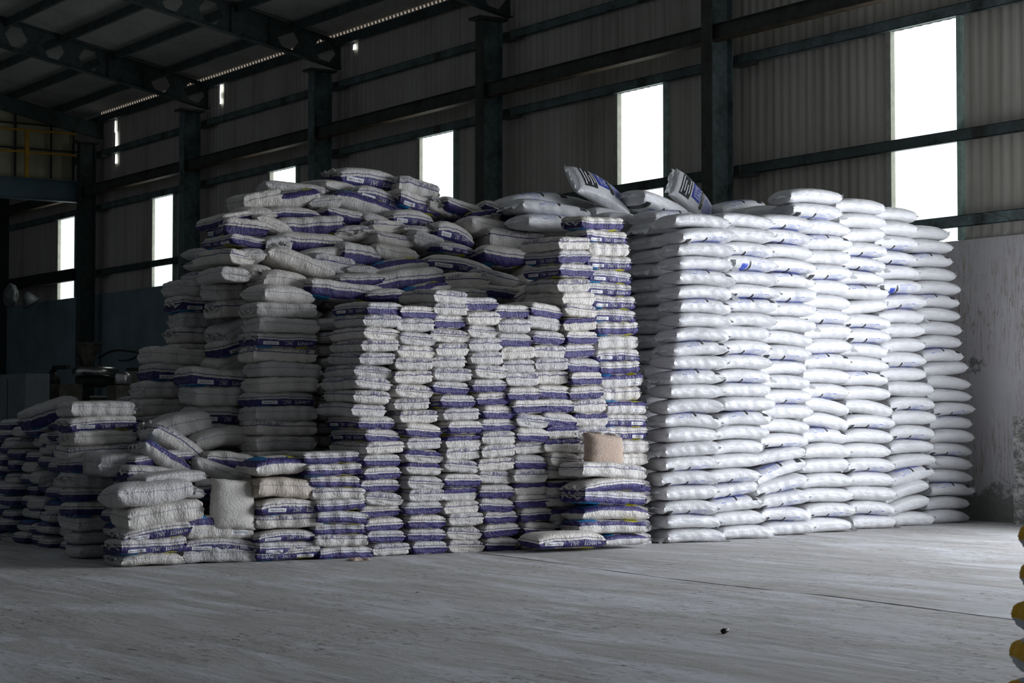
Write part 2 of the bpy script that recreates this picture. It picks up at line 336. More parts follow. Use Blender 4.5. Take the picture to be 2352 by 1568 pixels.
# ------------------------------------------------------------------ gable partition at the far column
GX = -54.5
bm = bmesh.new(); prev = None
for i in range(0, 141):
    y = 10 + i * .08; h = .012 * math.sin(2 * PI * y / .2) ; a = bm.verts.new((GX - .15 + h, y, 8.3)); b = bm.verts.new((GX - .15 + h, y, roofz(y) - .25))
    if prev: bm.faces.new((prev[0], a, b, prev[1]))
    prev = (a, b)
tag(finish(bm, 'wall_gable', M['beige'], smooth=True), kind='structure')
t = empty('gable_beam', (GX, 16, 8), 'deep blue-painted beam across the gable, under the beige panels', 'beam')
bm = bmesh.new(); box(bm, -.01, .01, -7, 5.35, -.28, .28); finish(bm, 'web', M['bluebeam'], t)
for z in (-.29, .29):
    bm = bmesh.new(); box(bm, -.13, .13, -7, 5.35, z - .012, z + .012); finish(bm, 'flange', M['bluebeam'], t)
t = empty('gable_lattice', (GX, 16, 8.3), 'thin black frame bars dividing the beige gable panels', 'frame')
for y in (18.3, 19.42, 20.28 + .2, 21.15, 17.1, 16):
    bm = bmesh.new(); box(bm, -.08, -.03, y - 16 - .025, y - 16 + .025, .04, roofz(y) - 8.3 - .5); finish(bm, 'post', M['black'], t)
for z in (9.86, 9.16):
    bm = bmesh.new(); box(bm, -.08, -.04, -6, 5.3, z - 8.3 - .02, z - 8.3 + .02); finish(bm, 'crossbar', M['black'], t)
t = empty('gable_rafter', (GX, 16, 10.9), 'dark rafter along the top of the gable', 'rafter')
bm = bmesh.new(); bar(bm, (.1, -8, rz(8, 0) - 10.9 + .45), (.1, 6.25, rz(22.25, 0) - 10.9 + .25), .1, .42); finish(bm, 'beam', M['dark'], t)
t = empty('handrail', (GX + .25, 16, 8.3), 'yellow handrail of two bars in front of the beige gable panels', 'railing')
for z in (9.64, 9.02):
    bm = bmesh.new(); tube(bm, [(0, -6, z - 8.3), (0, 5.1, z - 8.3)], .03); finish(bm, 'rail', M['yellow'], t)
for y in (19.65, 17.6):
    bm = bmesh.new(); box(bm, -.05, .05, y - 16 - .05, y - 16 + .05, 0, 1.36); finish(bm, 'post', M['yellow'], t)

# ------------------------------------------------------------------ sack materials
PUR, PUR2 = (.030, .021, .125), (.050, .038, .18)
def m_striped(name, mode, grey=(.66, .645, .62)):
    n = NT(name, .42, .45); vec, (rx, ry, rzz) = n.rest(); r = n.rand()
    off = n.new('ShaderNodeCombineXYZ')
    for i in range(3): n.put(off.inputs[i], n.math('MULTIPLY', r, 7.0 + 5 * i))
    sv = n.new('ShaderNodeVectorMath', operation='ADD'); n.put(sv.inputs[0], vec); n.put(sv.inputs[1], off.outputs[0]); vv = sv.outputs[0]
    folds = n.noise(n.mapping(vv, (7, 5, .9), rot=(.25, .35, 0)), 2.2, 4, .6, .4)
    wob = n.math('MULTIPLY', n.math('SUBTRACT', n.noise(n.mapping(vv, (2, 2, .2)), 1.2, 2), .5), .35)
    z = n.math('ADD', rzz, wob)
    dirt = n.ramp(n.noise(vv, 1.7, 5, .65), [(.45, 0.0), (.8, .45)])
    base = n.mix(dirt, grey, (.42, .385, .33))
    tint = n.mix(r, (.80, .80, .83), (1.08, 1.05, 1.0)); base = n.mix(1.0, base, tint, 'MULTIPLY')
    smear = n.ramp(folds, [(.44, 0.0), (.53, 1.0)])
    line = n.band(z, .24, .34, .02)
    if mode == 'L':
        up = n.math('MULTIPLY', n.band(z, .33, .80, .05), n.math('MULTIPLY', smear, n.ramp(n.noise(vv, .8, 2), [(.42, 0.0), (.62, .8)])))
        m = n.math('MAXIMUM', line, up)
    elif mode == 'P':
        g = n.ramp(folds, [(.62, 1.0), (.80, .35)])
        m = n.math('MAXIMUM', n.math('MULTIPLY', n.band(z, -.86, .02, .03), g), n.math('MULTIPLY', line, .8))
    elif mode == 'U':
        g = n.ramp(folds, [(.28, .2), (.42, 1.0)])
        m = n.math('MAXIMUM', n.math('MULTIPLY', n.band(z, .24, .88, .04), g), line)
    else:
        m = n.math('MULTIPLY', n.band(z, .2, .26, .02), .6)
    purple = n.mix(n.ramp(n.noise(vv, 2.5, 3), [(.35, 0.0), (.75, .8)]), PUR, PUR2)
    col = n.mix(m, base, purple)
    if mode in 'PU':
        under = n.band(n.math('MULTIPLY', rzz, -1.0 if mode == 'P' else 1.0), .80, 1.3, .03)
        cy = n.math('MULTIPLY', under, n.band(rx, -.95, -.45, .01)); ye = n.math('MULTIPLY', under, n.band(rx, .35, .72, .01))
        col = n.mix(cy, col, (.02, .24, .50)); col = n.mix(ye, col, (.55, .52, .03))
    n.put(n.b.inputs['Roughness'], n.ramp(folds, [(.3, .32), (.7, .55)]))
    fine = n.noise(n.mapping(vv, (26, 20, 2.6), rot=(.2, .3, .1)), 1.3, 4, .6, .5)
    n.bump(n.math('ADD', n.math('MULTIPLY', folds, 2.0), n.math('MULTIPLY', fine, .22)), .5, .022)
    return n.color(col)
MS = {k: m_striped('striped_sack_' + nm, k) for k, nm in (('L', 'line'), ('P', 'lower_band'), ('U', 'upper_band'), ('N', 'plain'))}
MS['D'] = m_striped('dirty_sack', 'N', (.54, .48, .41)); MS['O'] = m_striped('stained_brown_sack', 'N', (.55, .42, .33))
def m_white(name, mode):
    n = NT(name, .3, .5); vec, (rx, ry, rzz) = n.rest(); r = n.rand()
    off = n.new('ShaderNodeCombineXYZ')
    for i in range(3): n.put(off.inputs[i], n.math('MULTIPLY', r, 9.0 + 4 * i))
    sv = n.new('ShaderNodeVectorMath', operation='ADD'); n.put(sv.inputs[0], vec); n.put(sv.inputs[1], off.outputs[0]); vv = sv.outputs[0]
    base = n.mix(n.ramp(n.noise(vv, 1.2, 4), [(.35, 0.0), (.75, 1.0)]), (.64, .64, .65), (.72, .72, .73))
    if mode == 't': z = n.math('MULTIPLY', rzz, -1.0); x = n.math('MULTIPLY', rx, -1.0)
    else: z = rzz; x = rx
    if mode in ('b', 't', 'w'):
        hi = {'b': -.34, 't': -.30, 'w': .25}[mode]
        side = n.band(z, -2, hi, .02)
        lines = n.math('MULTIPLY', n.ramp(n.math('SINE', n.math('MULTIPLY', x, 165.0)), [(.45, 0.15), (.6, 1.0)]), n.ramp(n.noise(n.mapping(vec, (30, .1, .8)), 1.0, 0), [(.40, .35), (.46, 1.0)]))
        txt = n.math('MULTIPLY', n.math('MULTIPLY', n.band(x, .02, .34, .006), lines), side)
        fr = n.math('SUBTRACT', n.math('MULTIPLY', n.band(x, .36, .52, .004), n.band(z, -2, hi + .02, .01)), n.math('MULTIPLY', n.band(x, .372, .508, .004), n.band(z, -2, hi - .10, .01)))
        tick = n.math('MULTIPLY', n.math('MULTIPLY', n.band(x, .56, .78, .01), side), n.ramp(n.math('SINE', n.math('MULTIPLY', x, 120.0)), [(.70, 0.0), (.74, 1.0)]))
        blue = n.math('MAXIMUM', n.math('MAXIMUM', txt, n.math('MAXIMUM', fr, 0.0)), n.math('MULTIPLY', tick, .8))
        blue = n.math('MAXIMUM', blue, n.math('MULTIPLY', n.band(z, -.95, -.84, .02), n.band(x, -.5, .6, .05)))
        col = n.mix(n.math('MULTIPLY', blue, .75), base, (.10, .16, .55))
        # rounded end of the black bar
        ex = n.math('MULTIPLY', n.math('ADD', x, .06 if mode != 'w' else .08), 22.0); ez = n.math('MULTIPLY', n.math('ADD', z, 1.0), 1.75 if mode != 'w' else .85)
        pill = n.ramp(n.math('ADD', n.math('POWER', n.math('ABSOLUTE', ex), 2.0), n.math('POWER', n.math('ABSOLUTE', ez), 4.0)), [(.93, 1.0), (1.0, 0.0)])
        patch = n.math('MULTIPLY', n.band(x, -.86, -.64, .01), n.band(z, -2, hi - .05, .02))
        if mode == 'w':
            sq = n.math('MULTIPLY', n.band(x, -.40, -.16, .006), n.band(z, -2, -.2, .01)); col = n.mix(sq, col, (.04, .08, .45))
        col = n.mix(n.math('MAXIMUM', pill, patch), col, (.035, .035, .04))
    else: col = base
    stretch = n.noise(n.mapping(vv, (26, .8, .8)), 2.0, 3, .6, .15)
    soft = n.noise(vv, 3.0, 3, .55, .5)
    n.bump(n.math('ADD', n.math('MULTIPLY', stretch, .35), n.math('MULTIPLY', soft, 1.3)), .4, .02)
    n.put(n.b.inputs['Roughness'], n.ramp(stretch, [(.35, .24), (.65, .42)]))
    n.b.inputs['Subsurface Weight'].default_value = 0
    return n.color(col)
MW = {k: m_white('white_sack_' + nm, k) for k, nm in (('n', 'plain'), ('b', 'print_low'), ('t', 'print_high'), ('w', 'print_wide'))}
INK_W = plain('white_print', (.72, .72, .74), .5, var=.08); INK_D = plain('dark_print', (.03, .03, .035), .5, var=.1); INK_B = plain('blue_print', (.03, .06, .42), .4, var=.1); INK_V = plain('purple_print', PUR, .45, var=.15)
def m_flap(name, c, a):
    n = NT(name, .3, .5); n.b.inputs['Alpha'].default_value = a; n.b.inputs['Transmission Weight'].default_value = 0
    n.bump(n.noise(n.mapping(n.coord(), (1, 1, 1)), 22, 4, .6, 1.0), .6, .02); return n.color(c)
FLAPW = m_flap('clear_liner_flap', (.86, .87, .88), .8); FLAPB = m_flap('woven_flap', (.50, .49, .47), 1)

# ------------------------------------------------------------------ sack geometry
def resample(fn, n, closed):
    K = 720; pts = [fn(i / K) for i in range(K + 1)]; s = [0]
    for a, b in zip(pts, pts[1:]): s.append(s[-1] + math.dist(a, b))
    out = []; j = 0; m = n if closed else n - 1
    for i in range(n):
        tgt = s[-1] * i / m
        while j < K - 1 and s[j + 1] < tgt: j += 1
        f = (tgt - s[j]) / max(1e-9, s[j + 1] - s[j]); out.append(tuple(pts[j][k] * (1 - f) + pts[j + 1][k] * f for k in range(2)))
    return out
def se(a, n): c, s = math.cos(a), math.sin(a); return (math.copysign(abs(c) ** (2 / n), c), math.copysign(abs(s) ** (2 / n), s))
def sack_geo(L, W, T, n1, n2, bend, seed, wr, lump, crease, NU=40, NV=36, skew=0.0, corner=.05):
    rnd = random.Random(seed); so = Vector((rnd.uniform(0, 90), rnd.uniform(0, 90), rnd.uniform(0, 90)))
    prof = resample(lambda t: se(PI - PI * t, n1), NU, False); sec = resample(lambda t: se(2 * PI * t, n2), NV, True)
    verts, rest = [], []
    ph = rnd.uniform(0, 6); ph2 = rnd.uniform(0, 6); tw = rnd.uniform(-.012, .012); nl = rnd.choice((3, 4, 4, 5))
    for xn, th in prof:
        th = max(th, .05); e = 1 - th
        for cy, sz in sec:
            x = L / 2 * xn; y = W / 2 * cy * (1 + corner * e ** 2 - .03 * (1 - e)); z = T / 2 * sz * th
            rest.append((xn, cy, sz * th))
            endw = max(0, (abs(xn) - .86) / .14); sidew = abs(cy) ** 6
            d = lump * (math.cos(nl * PI * xn + ph) * sidew * (1 - endw) + .9 * math.cos(3.2 * PI * cy + ph2) * endw)
            p = so + Vector((x * 3.2, y * 3.2, z * 4)); d += wr * .9 * noise.noise(p)
            q = so + Vector((x * 15 + z * 12, y * 14 + z * 9, z * 3)); d -= wr * (1 - abs(noise.noise(q)) * 3.2 if abs(noise.noise(q)) < .31 else 0) * (.25 + endw * .75 + sidew * .55)
            q = so + Vector((x * 34 - z * 20, y * 30 - z * 16, z * 6)); d -= wr * .18 * abs(noise.noise(q)) * (endw + sidew)
            d -= crease * math.exp(-((sz * th - .28) / .09) ** 2) * max(sidew, endw)
            nv = Vector((xn ** 7 * 1.2 if abs(xn) > .7 else 0, cy ** 3 if abs(cy) < 1 else cy, (sz if abs(sz) < 1 else sz) ** 3 * th)); nv = nv.normalized() if nv.length > 1e-4 else Vector((0, 0, 0))
            P = Vector((x, y, z)) + nv * d * (1 if e < .9 else .25)
            P.z += bend * xn * xn + tw * xn * cy + skew * xn
            verts.append(P)
    faces = []
    for i in range(NU - 1):
        for j in range(NV): faces.append((i * NV + j, i * NV + (j + 1) % NV, (i + 1) * NV + (j + 1) % NV, (i + 1) * NV + j))
    faces.append(tuple(range(NV))[::-1]); faces.append(tuple((NU - 1) * NV + j for j in range(NV)))
    return verts, faces, rest
GLYPH = {}
def glyphs(txt):
    if txt in GLYPH: return GLYPH[txt]
    cu = bpy.data.curves.new('lettering', 'FONT'); cu.body = txt; cu.size = 1; cu.resolution_u = 2; ob = bpy.data.objects.new('lettering', cu); COL.objects.link(ob)
    bpy.context.view_layer.update(); me = bpy.data.meshes.new_from_object(ob.evaluated_get(bpy.context.evaluated_depsgraph_get()))
    vs = [Vector(v.co) for v in me.vertices]; fs = [tuple(p.vertices) for p in me.polygons]
    bpy.data.objects.remove(ob); bpy.data.curves.remove(cu); bpy.data.meshes.remove(me)
    x0 = min(v.x for v in vs); x1 = max(v.x for v in vs); y0 = min(v.y for v in vs); y1 = max(v.y for v in vs)
    GLYPH[txt] = ([((v.x - x0) / (x1 - x0), (v.y - y0) / (y1 - y0)) for v in vs], fs); return GLYPH[txt]
def rectgrid(n=22, m=6): return ([(i / n, j / m) for j in range(m + 1) for i in range(n + 1)], [(j * (n + 1) + i, j * (n + 1) + i + 1, (j + 1) * (n + 1) + i + 1, (j + 1) * (n + 1) + i) for i in range(n) for j in range(m)])
def decal(V, F, MI, tree, geo, x0, x1, z0, z1, mi, axis, flip, lift=.0035):
    pts, fs = geo; base = len(V); idx = {}
    org = Vector((0, -2, 0)) if axis == 'y' else (Vector((0, 2, 0)) if axis == '-y' else Vector((0, 0, 2)))
    d = {'y': Vector((0, 1, 0)), '-y': Vector((0, -1, 0)), 'z': Vector((0, 0, -1))}[axis]
    ok = True; new = []
    for (s, t) in pts:
        if flip: s, t = 1 - s, 1 - t
        x = x0 + (x1 - x0) * s; z = z0 + (z1 - z0) * t
        if axis == '-y': x = -x
        o = org + (Vector((x, 0, z)) if axis != 'z' else Vector((x, z, 0)))
        h = tree.ray_cast(o, d)
        new.append(h[0] - d * lift if h[0] is not None else None)
    for p in new: V.append(p if p is not None else Vector((0, 0, 0)))
    for f in fs:
        if all(new[i] is not None for i in f): F.append(tuple(base + i for i in f)); MI.append(mi)
def sack_mesh(name, L, W, T, n1, n2, bend, seed, wr, lump, crease, text=None, **kw):
    V, F, R = sack_geo(L, W, T, n1, n2, bend, seed, wr, lump, crease, **kw); MI = [0] * len(F); mats = [None]
    tree = BVHTree.FromPolygons(V, F)
    if text in ('inv', 'up'):
        fl = text == 'inv'; zl, zh = -.36 * T, -.04 * T
        mats += [INK_W, INK_D]
        def X(a, b): return (a * L, b * L) if not fl else (-b * L, -a * L)
        for ax in ('y', '-y'):
            zz = lambda a, b: (zl + (zh - zl) * a, zl + (zh - zl) * b) if not fl else (zl + (zh - zl) * (1 - b), zl + (zh - zl) * (1 - a))
            decal(V, F, MI, tree, glyphs('SEA'), *X(-.43, -.375), *zz(.25, .62), 1, ax, fl)
            decal(V, F, MI, tree, glyphs('WHITE'), *X(-.365, -.17), *zz(.2, .82), 1, ax, fl)
            decal(V, F, MI, tree, glyphs('SALT'), *X(-.09, .03), *zz(.32, .85), 1, ax, fl)
            decal(V, F, MI, tree, rectgrid(), *X(-.11, .06), *zz(.16, .2), 1, ax, fl)
            decal(V, F, MI, tree, rectgrid(), *X(.13, .40), *zz(.2, .86), 1, ax, fl)
            decal(V, F, MI, tree, glyphs('1 Kg X 25 Pkts'), *X(.16, .37), *zz(.35, .7), 2, ax, fl, .006)
    if text == 'top':
        mats += [INK_D, INK_B, INK_W]
        decal(V, F, MI, tree, rectgrid(), -.40 * L, -.20 * L, -.36 * W, .36 * W, 1, 'z', False)
        for k in range(4): decal(V, F, MI, tree, rectgrid(4, 12), (-.385 + .045 * k) * L, (-.367 + .045 * k) * L, (-.32 + .1 * (k % 2)) * W, (.3 - .12 * (k % 3)) * W, 3, 'z', False, .0065)
        decal(V, F, MI, tree, rectgrid(), -.17 * L, .02 * L, -.22 * W, .36 * W, 2, 'z', False)
        def rot(g): return ([(1 - t, s) for s, t in g[0]], g[1])
        decal(V, F, MI, tree, rot(glyphs('IODISED')), -.14 * L, -.09 * L, -.16 * W, .30 * W, 3, 'z', False, .0065)
        decal(V, F, MI, tree, rot(glyphs('SALT')), -.08 * L, .0 * L, -.16 * W, .30 * W, 3, 'z', False, .0065)
        pill = ([(.5 + sg * .5 * math.sqrt(max(0, 1 - max(0, abs(2 * t / 16 - 1) - .82) ** 2 / .0324)), t / 16) for t in range(17) for sg in (-1, 0, 1)], [(3 * t + k, 3 * t + k + 1, 3 * t + k + 4, 3 * t + k + 3) for t in range(16) for k in (0, 1)])
        decal(V, F, MI, tree, pill, .035 * L, .10 * L, -.34 * W, .36 * W, 1, 'z', False)
        decal(V, F, MI, tree, rot(glyphs('LOW')), .047 * L, .088 * L, -.1 * W, .26 * W, 3, 'z', False, .0065)
        for k in range(10):
            y1 = (.34 - .05 * (k % 3)) * W; decal(V, F, MI, tree, rectgrid(3, 16), (.12 + .022 * k) * L, (.129 + .022 * k) * L, -.34 * W, y1 * .9, 2, 'z', False)
        for (a, b, c, d) in ((.355, .36, -.34, .3), (.42, .425, -.34, .3), (.355, .425, .29, .3), (.355, .425, -.345, -.335)): decal(V, F, MI, tree, rectgrid(3, 16), a * L, b * L, c * W, d * W, 2, 'z', False)
    me = bpy.data.meshes.new(name); me.from_pydata([tuple(v) for v in V], [], F)
    me.polygons.foreach_set('use_smooth', [True] * len(F)); me.polygons.foreach_set('material_index', MI)
    at = me.attributes.new('rest', 'FLOAT_VECTOR', 'POINT'); R = list(R) + [(0, 0, 0)] * (len(V) - len(R)); at.data.foreach_set('vector', [c for r in R for c in r])
    me.materials.append(MS['N'])
    for m in mats[1:]: me.materials.append(m)
    me.update(); return me
LB, WB, TB = .74, .46, .150
LA, WA, TA = .78, .54, .176
BEND_A = [-.012, -.02, -.028, -.016, -.03, -.022, -.01, -.024]
SB = {'inv': [sack_mesh('striped_sack', LB, WB, TB, 9, 5.5, b, 20 + i, .012, .007, .009, 'inv') for i, b in enumerate((-.010, .004, -.016, 0))],
      'up': [sack_mesh('striped_sack', LB, WB, TB, 9, 5.5, b, 30 + i, .012, .007, .009, 'up') for i, b in enumerate((-.008, .006))],
      'none': [sack_mesh('striped_sack', LB, WB, TB, 9, 5.5, b, 40 + i, .013, .009, .010) for i, b in enumerate((-.006, .005, -.014, .0, -.01, .008, -.012))],
      'soft': [sack_mesh('striped_sack', LB, WB, TB, 3.6, 2.9, b, 60 + i, .015, .004, .004) for i, b in enumerate((-.015, -.03, .01))],
      'softinv': [sack_mesh('striped_sack', LB, WB, TB, 4.2, 3.4, b, 70 + i, .014, .004, .004, 'inv') for i, b in enumerate((-.02, -.035))]}
SA = [sack_mesh('white_sack', LA, WA, TA, 4.4, 2.9, b, 80 + i, .014, .0, .0, corner=.06) for i, b in enumerate(BEND_A)]
SATOP = sack_mesh('white_sack', LA, WA, TA, 3.0, 2.6, -.03, 99, .010, 0, 0, 'top', corner=.10)
def flap_mesh(name, Lf, Wf, seed, droop, mat):
    rnd = random.Random(seed); nx, ny = 9, 16; V = []; F = []
    for i in range(nx):
        for j in range(ny):
            a = i / (nx - 1); b = j / (ny - 1) * 2 - 1; wv = noise.noise(Vector((a * 2, b * 3.2 + seed * 3.1, 0)))
            V.append((Lf * a * (1 - .25 * abs(wv)) - .012, Wf / 2 * b * (1 - .35 * a * (seed % 3) / 2), .05 * a * wv + droop * a * a + .008 * math.sin(b * 6 + seed) * a))
    for i in range(nx - 1):
        for j in range(ny - 1): F.append((i * ny + j, (i + 1) * ny + j, (i + 1) * ny + j + 1, i * ny + j + 1))
    me = bpy.data.meshes.new(name); me.from_pydata(V, [], F); me.polygons.foreach_set('use_smooth', [True] * len(F)); me.materials.append(mat); return me
FA = [flap_mesh('sewn_flap', .065 + .015 * i, WA * .92, i, (-.03, .03, .0, -.05)[i], FLAPW) for i in range(4)]
FB = [flap_mesh('sewn_flap', .055, WB * .9, 5 + i, (-.01, .015)[i], FLAPB) for i in range(2)]

# ------------------------------------------------------------------ placing sacks
NBAG = {'striped': 0, 'white': 0}
def sack(kind, pos, yaw=0, tilt=0, pitch=0, mode='L', text='none', scale=(1, 1, 1), label='', group='', flaps='', var=None, rnd=random):
    """pos: centre of the sack; tilt: clockwise as seen facing the pile, about world X; yaw about Z"""
    if kind == 'striped':
        lst = SB[text]; me = lst[(var if var is not None else rnd.randrange(99)) % len(lst)]; mat = MS[mode]; nm = 'striped_salt_sack'
    else:
        me = SATOP if text == 'top' else SA[(var if var is not None else rnd.randrange(99)) % len(SA)]; mat = MW[mode]; nm = 'white_salt_sack'
    o = bpy.data.objects.new(nm, me); COL.objects.link(o)
    o.material_slots[0].link = 'OBJECT'; o.material_slots[0].material = mat
    R = Matrix.Rotation(-tilt, 4, 'X') @ Matrix.Rotation(yaw, 4, 'Z') @ Matrix.Rotation(pitch, 4, 'Y')
    o.matrix_world = Matrix.Translation(pos) @ R @ Matrix.Diagonal((*scale, 1))
    tag(o, label, 'sack', group); NBAG[kind] += 1
    L = LB if kind == 'striped' else LA; bend = (-.005 if kind == 'striped' else BEND_A[SA.index(me)] if me in SA else -.03)
    for c in flaps:
        fm = (FB if kind == 'striped' else FA)[rnd.randrange(2 if kind == 'striped' else 4)]
        f = bpy.data.objects.new('sewn_flap', fm); COL.objects.link(f); f.parent = o
        f.location = (L / 2 * .985 * (1 if c == 'r' else -1), 0, bend); f.rotation_euler = (0, 0, 0 if c == 'r' else PI)
    return o
CORE = []      # sacks buried inside the heaps: (kind, pos, yaw)
def interp(keys, v):
    keys = sorted(keys)
    if v <= keys[0][0]: return keys[0][1]
    for (a, ua), (b, ub) in zip(keys, keys[1:]):
        if v <= b: return ua + (ub - ua) * (v - a) / (b - a)
    return keys[-1][1]
def words(mode, kind):
    if kind == 'white': return {'n': 'glossy white', 'b': 'blue-printed white', 't': 'blue-printed white', 'w': 'blue-printed white'}[mode]
    return {'L': 'purple-lined', 'P': 'purple-banded', 'U': 'purple-topped', 'N': 'plain grey', 'D': 'dirty grey', 'O': 'stained brown'}[mode]
def column(kind, name, group, keys, vtop, n, modes, plane, side='end', first=0, texts=None, seed=0, yaw0=0, tilts=None, jit=1.0, flaps=None, wscale=None):
    """keys: (height line in the photo, centre) pairs that give the lean of the stack; plane: (normal, c) of its face"""
    rnd = random.Random(seed + 5); nn, c = plane; nn = Vector(nn); walk = 0
    hd = (LB if kind == 'striped' else LA) / 2 if side == 'end' else (WB if kind == 'striped' else WA) / 2
    nh = nn.normalized()
    top = hit(interp(keys, vtop), vtop, nn, c).z; T = top / n
    for i in range(n):
        z = T * (i + .5)
        u = 0; v = 960
        p = hit(interp(keys, 960), 960, nn, c)
        for _ in range(3):
            v = proj(Vector((p.x, p.y, z)))[1]; p = hit(interp(keys, v), v, nn, c)
        pos = Vector((p.x, p.y, z)) - nh * hd + nh * rnd.uniform(-.035, .03) * jit
        pos.y += rnd.uniform(-.015, .015) * jit
        mode = modes[i % len(modes)] if len(modes) > 1 else modes
        if i < first: CORE.append((kind, pos, yaw0 + (0 if side == 'end' else PI / 2), T)); continue
        tx = 'none'
        if kind == 'striped':
            tt = texts[i % len(texts)] if texts else ('i' if mode == 'P' else '-')
            tx = {'i': 'inv', 'u': 'up', '-': 'none'}[tt]
            if mode in 'LND' : tx = 'none'
            if mode == 'U' and tx != 'none': tx = 'up'
        yaw = yaw0 + (0 if side == 'end' else PI / 2) + rnd.uniform(-.06, .06) * jit
        if nh.y < -.9: yaw = yaw0 + (PI / 2 if side == 'end' else 0) + rnd.uniform(-.06, .06)
        sz = T / (TB if kind == 'striped' else TA) * (1.10 if kind == 'striped' else 1.07)
        s = (rnd.uniform(.98, 1.05), rnd.uniform(.97, 1.08), sz)
        walk = walk * .6 + rnd.uniform(-.03, .03) * jit * (1.5 if kind == 'white' else 1)
        if wscale: s = (s[0] * wscale, s[1], s[2])
        tl = (tilts.get(i, 0) if tilts else 0) + walk + rnd.uniform(-.015, .015) * jit
        fl = ''
        if kind == 'white': fl = rnd.choice(('r', 'l', 'rl', '')) if side != 'end' else rnd.choice(('', 'r'))
        elif side != 'end': fl = rnd.choice(('', '', 'r', 'l'))
        if flaps is not None: fl = flaps
        sack(kind, pos, yaw, tl, rnd.uniform(-.01, .01), mode, tx, s, '%s salt sack, %s from the floor in the %s' % (words(mode, kind), ORD[i + 1], name), group, fl, rnd=rnd)

FX = (1, 0, 0)
GF = 'purple-striped sacks in the lit front columns'
C = [
 ('lit corner striped column', [(690, 883), (745, 877), (790, 872), (840, 866), (880, 856), (910, 856), (940, 846), (972, 870), (1018, 881), (1065, 880), (1125, 883), (1180, 878), (1263, 894)], 692, 20, 'LPPPLPPPLPPLLLLLLLLP'),
 ('second lit striped column', [(700, 960), (760, 957), (815, 955), (849, 945), (900, 949), (935, 952), (970, 970), (1030, 977), (1090, 979), (1160, 974), (1220, 984), (1260, 986)], 702, 19, 'PPPPLLUULPLLLLLLLLP'),
 ('third lit striped column', [(662, 1033), (700, 1033), (747, 1035), (800, 1036), (860, 1038), (897, 1043), (925, 1057), (973, 1067), (1090, 1064), (1160, 1060), (1197, 1068), (1250, 1075)], 664, 20, 'LLLLUPLLUPLPPLLLLPLL'),
 ('fourth lit striped column', [(684, 1107), (763, 1113), (822, 1121), (890, 1122), (935, 1150), (1000, 1146), (1060, 1141), (1100, 1141), (1150, 1144), (1215, 1157)], 684, 19, 'PPPPPLLLLPPPPLLLLLP'),
 ('fifth lit striped column', [(700, 1179), (763, 1181), (795, 1189), (858, 1198), (894, 1200), (925, 1215), (957, 1220), (1048, 1221), (1100, 1218), (1146, 1221), (1200, 1240), (1240, 1240)], 700, 18, 'UPPPULPLPLPPLLNPLP'),
 ('sixth lit striped column', [(693, 1256), (767, 1255), (800, 1262), (830, 1266), (862, 1272), (893, 1275), (925, 1280), (953, 1289), (1012, 1293), (1070, 1297), (1130, 1294), (1200, 1310)], 695, 18, 'UPULULLUUPPPLLLPNP'),
 ('seventh lit striped column', [(543, 1316), (597, 1320), (650, 1325), (708, 1338), (767, 1335), (800, 1332), (834, 1340), (893, 1347), (921, 1353), (950, 1359), (1010, 1359), (1240, 1370)], 543, 23, 'LLLLLLLLLULPPPPPULNLPPL'),
]
for i, (nm, keys, vt, n, modes) in enumerate(C):
    column('striped', nm, GF, keys, vt, n, modes, (FX, -18.86), 'end', seed=i)
column('striped', 'tall striped column beside white stack', GF, [(498, 1385), (548, 1396), (607, 1400), (663, 1405), (727, 1413), (760, 1418), (830, 1425), (890, 1432), (950, 1436), (1030, 1443), (1240, 1450)], 498, 25,
       'LLPLPNNNPPULUPPNPPPPPPNP'.ljust(25, 'P'), (FX, -18.95), 'side', texts='------u-uuuuu-ii-iiiiiii-i'[:25], seed=21, wscale=.82)

# white stack: its front slants back towards the wall
SL = (1, .258, 0); SC0 = -18.74 + .258 * 15.15
GW = 'white sacks in the front of the tall white stack'
Wn = [
 ('corner column of the white stack', [(487, 1636), (600, 1638), (700, 1642), (760, 1630), (850, 1620), (930, 1615), (1000, 1610), (1100, 1604), (1150, 1602), (1240, 1620)], 489, 23),
 ('second column of the white stack', [(490, 1735), (575, 1735), (645, 1747), (712, 1745), (775, 1724), (833, 1723), (890, 1730), (955, 1730), (983, 1724), (1052, 1707), (1121, 1701), (1185, 1716), (1220, 1730)], 490, 23),
 ('third column of the white stack', [(507, 1823), (600, 1826), (671, 1832), (741, 1830), (800, 1820), (888, 1816), (955, 1826), (1016, 1810), (1077, 1808), (1145, 1817), (1210, 1832)], 492, 22),
 ('fourth column of the white stack', [(450, 1885), (487, 1888), (520, 1914), (600, 1917), (700, 1912), (820, 1911), (903, 1907), (932, 1914), (1030, 1913), (1113, 1917), (1172, 1925), (1206, 1915)], 432, 23),
 ('fifth column of the white stack', [(470, 1985), (540, 1995), (606, 1997), (638, 1990), (700, 2001), (785, 2007), (830, 1998), (907, 2009), (967, 2015), (1018, 2004), (1081, 2013), (1146, 2015), (1202, 2020)], 455, 23),
 ('sixth column of the white stack', [(493, 2070), (526, 2062), (585, 2069), (645, 2075), (700, 2085), (787, 2085), (842, 2089), (873, 2092), (923, 2110), (1046, 2109), (1100, 2104), (1130, 2093), (1190, 2108)], 474, 22),
 ('seventh column of the white stack', [(535, 2143), (599, 2153), (659, 2167), (720, 2168), (780, 2173), (841, 2179), (895, 2194), (958, 2199), (1045, 2196), (1111, 2200), (1169, 2190), (1192, 2188)], 517, 22),
]
